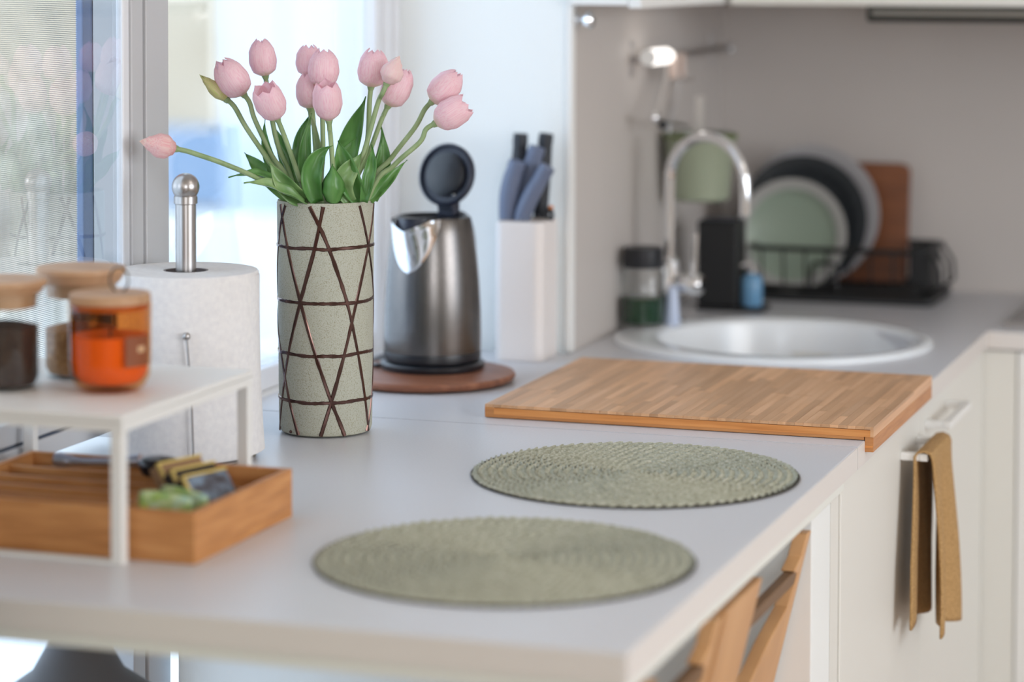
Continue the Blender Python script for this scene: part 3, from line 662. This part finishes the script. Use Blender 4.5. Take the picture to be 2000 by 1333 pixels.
sc_t = thing('scissors', 'black scissors with an orange dot low at the right of the block', 'scissors', (-1.160, 3.60, zt))
MB().tube([(.004*math.cos(a)+.006, 0, .006+.008*math.sin(a)) for a in [2*PI*i/16 for i in range(17)]], .0032, 8).build('grip', black_pl, sc_t, True)
MB().lathe([(0, -.003), (.0035, -.002), (.0035, .002), (0, .003)], 12, (.008, 0, .017)).build('rivet', mat('orange_plastic', S(220, 130, 60), .5), sc_t, True)
MB().box(-.0008, .0008, -.008, .008, -.12, 0).build('blade', steel, sc_t)

# ============================================================ paper roll + holder
RC = Vector((-1.316, 2.738, Z))
ho = thing('paper_towel_holder', 'steel paper towel holder with ball-topped pole and a spring arm', 'holder', RC)
MB().lathe([(0, 0), (.078, 0), (.080, .002), (.078, .005), (0, .006)], 64).build('base', steel, ho, True)
MB().lathe([(.0118, .005), (.0118, .292), (.0135, .293), (.0135, .301), (.0118, .303)], 32).build('pole', steel, ho, True)
MB().sphere((0, 0, .312), .0160).build('ball_top', steel, ho, True)
arm = Vector((TR.x, TR.y, 0)); armc = Vector((TC.x, TC.y, 0))
a0 = armc*.088+arm*.012
MB().tube([a0*.85+Vector((0, 0, .006)), a0+Vector((0, 0, .010)), a0+Vector((0, 0, .02)), a0-arm*.002+Vector((0, 0, .09)), a0-arm*.007+Vector((0, 0, .15))], .0013, 8).build('spring_arm', steel, ho, True)
MB().sphere(a0-arm*.007+Vector((0, 0, .152)), .0045).build('arm_ball', steel, ho, True)
ro = thing('paper_towel_roll', 'thick white paper towel roll on the steel holder', 'paper towel', RC+Vector((0, 0, .0062)))
MB().lathe([(.026, 0), (.082, 0), (.0835, .002), (.0835, .208), (.082, .210), (.026, .210), (.026, 0)], 96).build('paper', paper, ro, True)
MB().lathe([(.0235, .001), (.0255, .001), (.0255, .2095), (.0235, .2095), (.0235, .001)], 48).build('core', mat('cardboard_core', S(120, 112, 112), .9), ro, True)
m = MB()
def sheet(u, v):
    a = az+R(62)+R(34)*u; r = .0832+.0012*min(1, u*3)+.006*u**2*(1-v)**3; z = .001+v*.205
    if u > .8: z = .001+v*.205
    return Vector((r*math.cos(a), r*math.sin(a), z+(.006*math.sin(v*3)*u)))
m.grid(sheet, 12, 16); m.build('loose_sheet', paper, ro, True)

# ============================================================ wire shelf, jars, tray
sh = thing('counter_shelf', 'small white metal shelf standing over the bamboo tray', 'shelf', (-1.267, 2.37, Z))
wp = mat('white_powder_coat', S(226, 224, 220), .45)
hx, hy = .133, .150
MB().box(-hx, hx, -hy, hy, .1355, .1425).build('shelf_top', wp, sh, bevel=.0015)
for a_ in ((-hx, hx, -hy, -hy+.005), (-hx, hx, hy-.005, hy), (-hx, -hx+.005, -hy+.005, hy-.005), (hx-.005, hx, -hy+.005, hy-.005)):
    MB().box(*a_, .127, .1354).build('edge_rim', wp, sh)
for sx in (-1, 1):
    for sy in (-1, 1):
        x_ = sx*(hx-.0068); y_ = sy*(hy-.0068)
        MB().box(x_-.006, x_+.006, y_-.006, y_+.006, 0, .1268).build('leg', wp, sh, bevel=.0008)
MB().box(-hx+.012, hx-.012, -hy+.001, -hy+.009, 0, .004).build('foot_rail', wp, sh, bevel=.001)
sz = Z+.1427
def jar(label, loc, R_, h, lid_h, fill, fillm, glassm, extra=None):
    t = thing('storage_jar', label, 'jar', loc)
    MB().lathe([(0, 0), (R_*.88, 0), (R_*.97, .004), (R_, .010), (R_, h), (R_-.0022, h), (R_-.0022, .010), (R_*.85, .004), (0, .004)], 48).build('glass_body', glassm, t, True)
    MB().lathe([(0, .0045), (R_*.84, .0045), (R_-.0028, .011), (R_-.0028, fill), (R_*.5, fill+.004), (0, fill+.006)], 40).build('contents', fillm, t, True)
    MB().lathe([(0, h-.014), (R_-.004, h-.014), (R_-.003, h+.001), (R_+.001, h+.001), (R_+.0075, h+lid_h-.004), (R_+.0065, h+lid_h), (0, h+lid_h)], 48).build('lid', lid_wood, t, True)
    return t
coffee = noise_col(mat('ground_coffee', S(52, 34, 24), .8), [(.4, S(38, 24, 16)), (.6, S(66, 46, 34))], sc_=300, detail=2)
sugar = noise_col(mat('brown_sugar', S(158, 112, 68), .8), [(.4, S(140, 96, 56)), (.6, S(176, 130, 84))], sc_=200, detail=2)
jar('glass jar of dark coffee with beech lid, nearest the left picture edge', (-1.322, 2.330, sz), .037, .096, .014, .062, coffee, clear)
jar('glass jar of light brown contents behind the amber candle', (-1.285, 2.425, sz), .039, .097, .016, .05, sugar, clear)
cj = thing('candle_jar', 'amber glass candle jar with beech lid on the white shelf corner', 'candle', (-1.214, 2.352, sz))
MB().lathe([(0, 0), (.026, 0), (.034, .005), (.0395, .016), (.0405, .03), (.0412, .088), (.0390, .088), (.0382, .03), (.036, .016), (.030, .009), (0, .007)], 56).build('glass_body', amber, cj, True)
MB().lathe([(0, .0075), (.029, .0095), (.0355, .0165), (.0378, .03), (.0380, .056), (0, .054)], 48).build('wax', mat('orange_wax', S(242, 170, 110), .5, Subsurface_Weight=.0), cj, True)
MB().tube([(0, 0, .054), (.001, 0, .062)], .0012, 6).build('wick', black_m, cj)
MB().lathe([(0, .082), (.0375, .082), (.038, .0885), (.0405, .0890), (.0405, .0965), (.039, .098), (0, .098)], 48).build('lid', lid_wood, cj, True)
MB().tube([(.004+.0105*math.cos(a), 0.012, .1095+.0125*math.sin(a)) for a in [2*PI*i/24 for i in range(25)]], .0011, 6, False).build('lid_ring', dark_steel, cj, True, label='thin steel pull ring')
a1 = math.atan2(-2.352, 1.214)+R(42)
m = MB(); m.grid(lambda u, v: Vector((.0422*math.cos(a1+(u-.5)*.75), .0422*math.sin(a1+(u-.5)*.75), .028+v*.030)), 10, 2)
cl = m.build('paper_label', mat('brown_label', S(128, 66, 28), .6), cj, True, label='brown sticker with small pale mark')
m = MB(); m.grid(lambda u, v: Vector((.0426*math.cos(a1+.06+(u-.5)*.22), .0426*math.sin(a1+.06+(u-.5)*.22), .042+v*.006)), 5, 1)
m.build('label_mark', mat('pale_mark', S(200, 160, 120), .6), cl, True)

tr = thing('bamboo_tray', 'bamboo divider tray holding tea bags and packets under the shelf', 'tray', (-1.222, 2.361, Z)); tx, ty = .151, .116
MB().box(-tx, tx, -ty, ty, .0005, .006).build('bottom', bamboo_tray, tr)
MB().box(-tx, tx, -ty, -ty+.007, .006, .050).build('side', bamboo_tray, tr, bevel=.0008)
MB().box(-tx, tx, ty-.007, ty, .006, .050).build('side', bamboo_tray, tr, bevel=.0008)
MB().box(tx-.007, tx, -ty+.007, ty-.007, .006, .050).build('side', bamboo_tray, tr, bevel=.0008)
MB().box(-tx, -tx+.007, -ty+.007, ty-.007, .006, .050).build('side', bamboo_tray, tr, bevel=.0008)
MB().box(.052, .057, -ty+.007, ty-.007, .006, .043).build('divider', bamboo_tray, tr)
for yy in (-.070, -.028, .014, .060):
    MB().box(-tx+.007, .052, yy-.0025, yy+.0025, .006, .045).build('divider', bamboo_tray, tr)
MB().box(.057, tx-.007, .050, .055, .006, .040).build('divider', bamboo_tray, tr)
# contents
tin_b = mat('kraft_card', S(150, 116, 84), .7); gold = mat('gold_edge', S(206, 180, 104), .4); dkb = mat('dark_box', S(34, 24, 20), .6)
pic = noise_col(mat('dark_printed_card', S(60, 62, 72), .5), [(.35, S(50, 42, 44)), (.5, S(84, 88, 100)), (.65, S(120, 140, 160))], sc_=60)
def packet(label, loc, rx, rz, m_, fm, g='tea boxes in the tray'):
    t = thing('tea_box', label, 'box', loc, rz, g); M = Matrix.Rotation(rx, 4, 'Y') @ Matrix.Diagonal((1.2, 1.25, 1.25, 1))
    MB().box(-.006, .006, -.024, .024, 0, .046, M).build('carton', m_, t, bevel=.0006)
    MB().box(.0061, .0068, -.023, .023, .004, .044, M).build('front_print', fm, t)
    MB().box(.0045, .0072, -.0245, -.022, 0, .0465, M).box(.0045, .0072, -.0245, .0245, .0445, .0465, M).build('edge_trim', gold, t)
    return t
packet('kraft brown tea box leaning at the back of the row', (-1.129, 2.378, Z+.020), R(-38), R(-20), tin_b, tin_b)
packet('dark tea box with gold edge in the middle of the row', (-1.108, 2.366, Z+.017), R(-38), R(-20), dkb, dkb)
packet('gold-edged tea box with dark pictorial front, frontmost in the row', (-1.090, 2.354, Z+.014), R(-38), R(-20), dkb, pic)
gsa = noise_col(mat('green_printed_foil', S(150, 175, 110), .45), [(.3, S(214, 208, 90)), (.45, S(130, 170, 96)), (.55, S(190, 204, 150)), (.68, S(160, 196, 180))], sc_=60, detail=2)
for k, (x, y, rz, lb) in enumerate([(-1.126, 2.290, 4, 'green and yellow tea sachet upright in the tray, front one'), (-1.118, 2.312, -14, 'green tea sachet behind the front one in the tray')]):
    m = MB(); m.grid(lambda u, v: Vector(((u-.5)*.056*(1-.08*v*v), .003*math.sin(u*PI)*math.sin(v*PI)+v*.008*(u-.3), .002+v*.050*(1-.12*u)*(1-.06*(2*u-1)**4))), 10, 8)
    o = m.build('tea_sachet', gsa, None, True, loc=(x, y, Z+.0075), rot=(R(-8), 0, R(rz))); s_ = o.modifiers.new('solid', 'SOLIDIFY'); s_.thickness = .003; tag(o, lb, 'tea bag', 'tea sachets in the tray')
tg = thing('measuring_scoop', 'clear and black coffee scoop lying across the tray dividers', 'scoop', (-1.240, 2.430, Z+.046), R(4))
MB().tube(bez([(-.075, -.004, .008), (-.05, 0, .005), (-.01, .004, .006), (.018, .003, .010)], 12), [.007, .0075, .006, .0045, .004, .004, .004, .0042, .0045, .005, .006, .0065, .007], 12).build('handle', mat('pale_blue_steel', (.6, .68, .85, 1), .12, .9), tg, True)
MB().lathe([(.0, -.002), (.017, .0), (.021, .008), (.020, .014), (.017, .017), (0, .019)], 28, (.040, -.002, -.002), sy=.9).build('scoop_cup', mat('black_bakelite', S(20, 20, 26), .3), tg, True)

# ============================================================ sink corner
fa = thing('tap', 'tall chrome swan-neck kitchen tap standing on the sink ledge', 'tap', (-1.072, 3.955, Z+.0085), R(-24))
pts = [(0, 0, 0), (0, 0, .08), (0, 0, .16), (0, 0, .222)]+[(.074-.074*math.cos(a), 0, .222+.072*math.sin(a)) for a in [PI*i/18 for i in range(1, 19)]]+[(.148, 0, .20), (.148, 0, .178)]
MB().tube(pts, .0088, 20).build('spout', chrome, fa, True)
MB().lathe([(0, 0), (.026, 0), (.026, .004), (.0185, .007), (.0175, .07), (.0165, .098), (.011, .102), (0, .102)], 32).build('body', chrome, fa, True)
Mx = Matrix.Rotation(R(90), 4, 'Y')
MB().lathe([(0, .012), (.016, .012), (.0165, .03), (.0165, .052), (.014, .055), (0, .056)], 28, M=Matrix.Translation((0, 0, .062)) @ Matrix.Rotation(R(20), 4, 'Z') @ Mx).build('valve', chrome, fa, True)
MB().tube([(.040, .012, .074), (.040, .014, .10), (.0415, .015, .142)], [.004, .0042, .0046], 12).build('lever', chrome, fa, True)
hj = thing('soap_jar', 'clear jar of green liquid with black lid at the wall end of the sink', 'jar', (-1.100, 3.905, Z+.0088))
MB().lathe([(0, 0), (.0325, 0), (.0345, .004), (.0345, .082), (.030, .090), (.030, .094), (.028, .094), (.032, .08), (.032, .005), (0, .003)], 40).build('jar_body', clear, hj, True)
MB().lathe([(0, .0035), (.0312, .0055), (.0316, .045), (0, .045)], 36).build('green_liquid', mat('green_liquid', S(8, 52, 24), .15), hj, True)
MB().lathe([(0, .090), (.0305, .0905), (.031, .094), (.031, .120), (.029, .122), (0, .122)], 36).build('lid', black_pl, hj, True)
tb = thing('soap_tube', 'small pale blue tube standing beside the tap base', 'tube', (-1.058, 3.925, Z+.0088))
MB().lathe([(0, 0), (.011, 0), (.012, .003), (.010, .03), (.007, .058), (.001, .062), (0, .062)], 20, sy=.8).build('tube_body', mat('pale_blue_plastic', S(196, 208, 232), .4), tb, True)
cd2 = thing('sink_caddy', 'black sink caddy box on a flat tray behind the tap', 'caddy', (-1.035, 4.200, Z))
MB().prism(rrect(-.05, .062, -.035, .035, .008), .0005, .008).build('base_tray', black_m, cd2, bevel=.002)
m = MB(); m.box(-.048, .020, -.030, .030, .008, .148); m.build('holder_box', black_m, cd2, bevel=.004, seg=3)
MB().box(-.042, .014, -.024, .024, .1485, .1495).build('inner_rim', gasket, cd2)
bb2 = thing('soap_bottle', 'small bottle of bright blue soap on the caddy tray', 'bottle', (-.994, 4.185, Z+.0085))
MB().lathe([(0, 0), (.0155, 0), (.0175, .003), (.0175, .042), (.0145, .050), (.008, .054), (0, .054)], 28).build('bottle_body', mat('blue_soap', S(100, 146, 182), .3), bb2, True)
MB().lathe([(.008, .054), (.009, .055), (.009, .062), (.004, .064), (.004, .07), (0, .07)], 20).tube([(0, 0, .069), (-.010, -.006, .070), (-.016, -.009, .066)], .0032, 8).build('pump', chrome, bb2, True)

# dish rack
dr = thing('dish_rack', 'black wire dish rack with drip tray against the back wall', 'dish rack', (-.885, 4.430, Z)); ax_, ay = .150, .090
MB().prism(rrect(-ax_-.01, ax_+.012, -ay-.01, ay+.01, .012), .0005, .014).build('drip_tray', black_m, dr, bevel=.003)
def loop(z, rx, ry, r=.0045, nm='rim_wire'):
    p = rrect(-rx, rx, -ry, ry, .02); p.append(p[0]); return MB().tube([(x, y, z) for x, y in p], r, 8, False).build(nm, black_m, dr, True)
loop(.088, ax_, ay); loop(.022, ax_-.01, ay-.008)
for i in range(15):
    x_ = -ax_+.02+i*(2*ax_-.04)/14
    m = MB().tube([(x_, -ay, .088), (x_, -ay+.006, .03), (x_, -ay+.012, .021), (x_, ay-.012, .021), (x_, ay-.006, .03), (x_, ay, .088)], .0020, 6) if i % 2 == 0 else MB().tube([(x_, -ay+.01, .021), (x_, ay-.01, .021)], .0016, 6)
    m.build('wire', black_m, dr, True)
MB().tube([(-.045, -ay-.002, .02), (-.042, -ay-.003, .062), (-.038, -ay-.003, .066), (-.006, -ay-.003, .066), (-.002, -ay-.003, .062), (.001, -ay-.002, .02)], .0034, 8).build('front_loop', black_m, dr, True)
m = MB().box(ax_-.034, ax_-.001, -.06, .03, .030, .033).box(ax_-.034, ax_-.031, -.06, .03, .033, .095).box(ax_-.003, ax_+.001, -.06, .03, .033, .095).box(ax_-.034, ax_+.001, -.062, -.059, .03, .098).box(ax_-.034, ax_+.001, .027, .03, .03, .098)
m.build('cutlery_box', black_m, dr, bevel=.002)
for yy in (-.07, .0, .07):
    MB().tube([(ax_, yy, .088), (ax_+.018, yy, .06), (ax_+.020, yy, .03), (ax_+.004, yy, .016)], .003, 8).build('side_wire', black_m, dr, True)
def plate(name, label, cx, cy, r, z0, tilt, m1, m2, cat='plate'):
    t = thing(name, label, cat, (cx, cy, Z+z0)); M = Matrix.Rotation(R(tilt), 4, 'X') @ Matrix.Translation((0, 0, r)) @ Matrix.Rotation(PI/2, 4, 'X')
    MB().lathe([(0, -.004), (r*.55, -.004), (r*.72, 0), (r*.82, .005), (r, .0095), (r, .012), (r*.82, .0085), (r*.80, .0075)], 64, M=M).build('rim', m1, t, True)
    MB().lathe([(0, -.001), (r*.62, -.001), (r*.74, .004), (r*.81, .0083)], 64, M=M).build('well', m2, t, True)
    return t
plate('plate', 'sage green plate with pale rim, frontmost in the dish rack', -.972, 4.375, .0955, .012, -7, rim_plate, green_plate)
plate('dinner_plate', 'charcoal plate between the sage plate and the pale grey one', -.962, 4.412, .112, .016, -8, dark_plate, dark_plate)
plate('dinner_plate', 'largest pale grey plate at the back of the rack', -.956, 4.447, .120, .016, -8, grey_plate, grey_plate)
tag(MB().prism(rrect(-.11, .052, .0, .206, .016), 0, .014, Matrix.Translation((-.846, 4.497, Z+.018)) @ Matrix.Rotation(R(83), 4, 'X')).build('chopping_board', rack_wood, None, bevel=.002), 'brown wooden chopping board with rounded corners standing behind the plates', 'chopping board')

# wall rail
ra = thing('wall_rail', 'chrome utensil rail on the grey side wall', 'rail', (-1.138, 4.2, 1.318))
MB().tube([(.030, -.24, 0), (.030, .30, 0)], .0050, 12).build('rod', steel, ra, True)
for y_ in (-.235, .27):
    MB().box(0, .003, y_-.009, y_+.009, -.028, .028).build('wall_plate', steel, ra, bevel=.001)
    MB().tube([(.002, y_, 0), (.030, y_, 0)], .006, 12).build('bracket', steel, ra, True)
    MB().sphere((.030, y_-.012*(1 if y_ < 0 else -1), 0), .0095).build('end_cap', chrome, ra, True)
for k, y_ in enumerate((-.145, -.098)):
    h = thing('rail_hook', ['brushed hook on the wall rail, nearer one of the pair', 'brushed hook on the wall rail, farther one of the pair'][k], 'hook', (-1.094, 4.2+y_, 1.316), 0, 'rail hooks')
    MB().box(-.0065, .0075, -.007, .007, -.032, .0075).build('hook_plate', mat('brushed_rose', S(205, 186, 176), .35, .2), h, bevel=.002)
    MB().tube([(.008, 0, -.02), (.010, 0, -.034), (.018, 0, -.036), (.020, 0, -.028)], .002, 8).build('hook_tip', steel, h, True)
lr = thing('lower_rail', 'thin lower wire rail hanging under the chrome rail, ball ends', 'rail', (-1.088, 3.955, 1.228))
MB().tube([(0, -.03, 0), (.004, .155, -.022)], .0028, 8).build('rod', steel, lr, True)
MB().sphere((0, -.034, .002), .0085).build('ball_end', chrome, lr, True)
MB().sphere((.010, -.02, -.010), .0075).build('ball_end', black_pl, lr, True)
for i in range(3):
    MB().tube([(0, -.03+.022*i, 0), (-.008, .05+.022*i, .045), (-.014, .105+.022*i, .090)], .0012, 6).build('link_wire', steel, lr, True)
gc = thing('hanging_pot', 'sage green enamel pot hanging from the rail behind the tap', 'pot', (-1.074, 4.15, 1.083))
MB().lathe([(0, 0), (.043, 0), (.048, .004), (.057, .095), (.059, .100), (.059, .108), (.055, .108), (.043, .006), (0, .005)], 48).build('pot_body', sage_tin, gc, True)
MB().lathe([(.058, .100), (.0615, .102), (.0615, .109), (.057, .110)], 48).build('pot_rim', mat('olive_rim', S(110, 122, 84), .4), gc, True)
MB().tube(bez([(-.05, -.01, .104), (-.052, -.006, .14), (-.04, -.002, .15), (-.034, 0, .18), (-.034, 0, .236)], 14), .0016, 6).build('hanger', steel, gc, True)
bh = thing('brush', 'dish brush with a pale ridged handle sticking out of the green pot', 'brush', (-1.078, 4.165, 1.092))
MB().box(-.008, -.0035, -.004, .004, 0, .16).box(-.0025, .0025, -.004, .004, 0, .16).box(.0035, .008, -.004, .004, 0, .16).box(-.008, .008, -.003, .003, 0, .158).build('handle', mat('pale_plastic', S(205, 200, 194), .4), bh, bevel=.001)
bl = thing('rail_capsule', 'small glowing white capsule on the chrome rail bracket', 'lamp', (-1.098, 3.965, 1.322))
lm = mat('glowing_white', S(255, 250, 244), .4); lm.node_tree.nodes['Principled BSDF'].inputs['Emission Color'].default_value = (1, .95, .9, 1); lm.node_tree.nodes['Principled BSDF'].inputs['Emission Strength'].default_value = 1.3  # white capsule on the rail, given its own glow
MB().tube([(-.004, -.03, 0), (-.003, 0, 0), (0, .06, .0), (0, .085, 0)], [.012, .0135, .013, .008], 20).build('capsule_body', lm, bl, True)
MB().tube([(-.004, -.034, 0), (-.004, -.029, 0)], .0125, 20).build('end_disc', white_paint, bl, True)

# ============================================================ towel
tw = thing('hand_towel', 'ochre hand towel folded over the white cabinet handle', 'towel', (-.572, 3.435, .832))
def fold_strip(y0, y1, zt, zb, xo, amp, ph, seed, flare=1.15):
    m = MB()
    def fn(u, v):
        y = (y0+(y1-y0)*u); yc = (y0+y1)/2
        w_ = .55+.45*min(1, v*3) if v > 0 else .55
        y = yc+(y-yc)*(.75+.35*v*flare)
        z = zt+(zb-zt)*v
        x = xo+amp*math.sin(u*PI*2.2+ph)*min(1, v*4+.15)+.003*math.sin(v*9+u*4+seed)
        return Vector((x, y, z+.012*math.sin(u*4+seed)*v))
    m.grid(fn, 24, 30); return m
def add_cloth(m, nm='cloth_fold'):
    o = m.build(nm, towel_m, tw, True); s_ = o.modifiers.new('solid', 'SOLIDIFY'); s_.thickness = .003; return o
m = MB()
def drape(u, v):
    # v 0..1 from back bottom over the bar to front bottom
    y = -.068+.146*u; Lb, Lf = .215, .232; s = v*(Lb+Lf+.03)
    if s < Lb: x, z, hang = -.013, -(Lb-s), (Lb-s)/Lb
    elif s < Lb+.03: a = PI*(s-Lb)/.03; x, z, hang = -.013*math.cos(a), .010*math.sin(a), 0
    else: x, z, hang = .013, -(s-Lb-.03), (s-Lb-.03)/Lf
    sg = 1 if x > 0 else -1
    x += (.010*math.sin(u*PI*3+.6)*hang**.6+.008*hang)*(1 if sg > 0 else .35)
    if sg > 0: x += .004*math.sin(u*8+hang*3)*hang
    y = y*(1+.22*hang)+(-.030 if sg < 0 else .006)*min(1, hang*1.6)+.006*math.sin(hang*3)
    return Vector((x, y, z+.006*math.sin(u*6)*hang))
m.grid(drape, 32, 64); add_cloth(m, 'cloth')

# ============================================================ chairs under the table
def chair(label, yr, group='beech chairs under the table'):
    # back leans outwards at the top; yr = its far edge along the table
    t = thing('chair', label, 'chair', (-.605, yr, 0), 0, group)
    def plate_(poly, x0, x1, nm, m_=chair_wood, bev=.0015):
        m = MB(); a = []; b = []
        for y_, z_ in poly:
            xl = -(.845-z_)*.235
            a.append(m.bm.verts.new((xl-x0, y_, z_))); b.append(m.bm.verts.new((xl-x1, y_, z_)))
        n_ = len(poly); m.bm.faces.new(a); m.bm.faces.new(b[::-1])
        for i in range(n_): m.bm.faces.new((a[i], a[(i+1) % n_], b[(i+1) % n_], b[i]))
        return m.build(nm, m_, t, bevel=bev)
    plate_([(-.020, .845), (0, .845), (0, .44), (-.175, .44), (-.175, .700), (-.10, .742), (-.030, .765), (-.022, .785), (-.022, .800), (-.045, .808), (-.022, .820)], 0, .016, 'back_panel')
    plate_([(-.385, .845), (-.235, .845), (-.235, .44), (-.385, .44)], 0, .016, 'back_panel')
    plate_([(-.236, .806), (-.020, .806), (-.020, .788), (-.236, .788)], .001, .013, 'back_slat', chair_shaded)
    plate_([(-.234, .735), (-.176, .700), (-.176, .44), (-.234, .44)], .004, .014, 'back_infill', chair_shaded)
    MB().prism(rrect(-.50, -.115, -.37, -.01, .03), .42, .439).build('seat', chair_wood, t, bevel=.003)
    for x_, y_ in ((-.47, -.33), (-.47, -.05), (-.14, -.34), (-.14, -.04)):
        MB().box(x_-.014, x_+.014, y_-.014, y_+.014, 0, .4195).build('leg', chair_wood, t, bevel=.002)
    return t
chair('beech chair with slatted back tucked under the table beside the white end panel', 2.838)
chair('beech chair nearer the table corner, only its slanted back post in view', 2.435)
# stool at the far side under the table
so = thing('stool', 'dark grey rounded stool top seen low at the far left under the table', 'stool', (-1.33, 2.50, .02))
MB().lathe([(0, .58), (.10, .58), (.115, .60), (.11, .635), (.085, .665), (.050, .690), (.032, .722), (0, .726)], 40).build('seat', mat('dark_grey_shell', S(86, 82, 82), .6), so, True)
MB().lathe([(0, -.02), (.12, -.02), (.12, -.008), (.02, .0), (.018, .58), (0, .58)], 32).build('pedestal', steel, so, True)
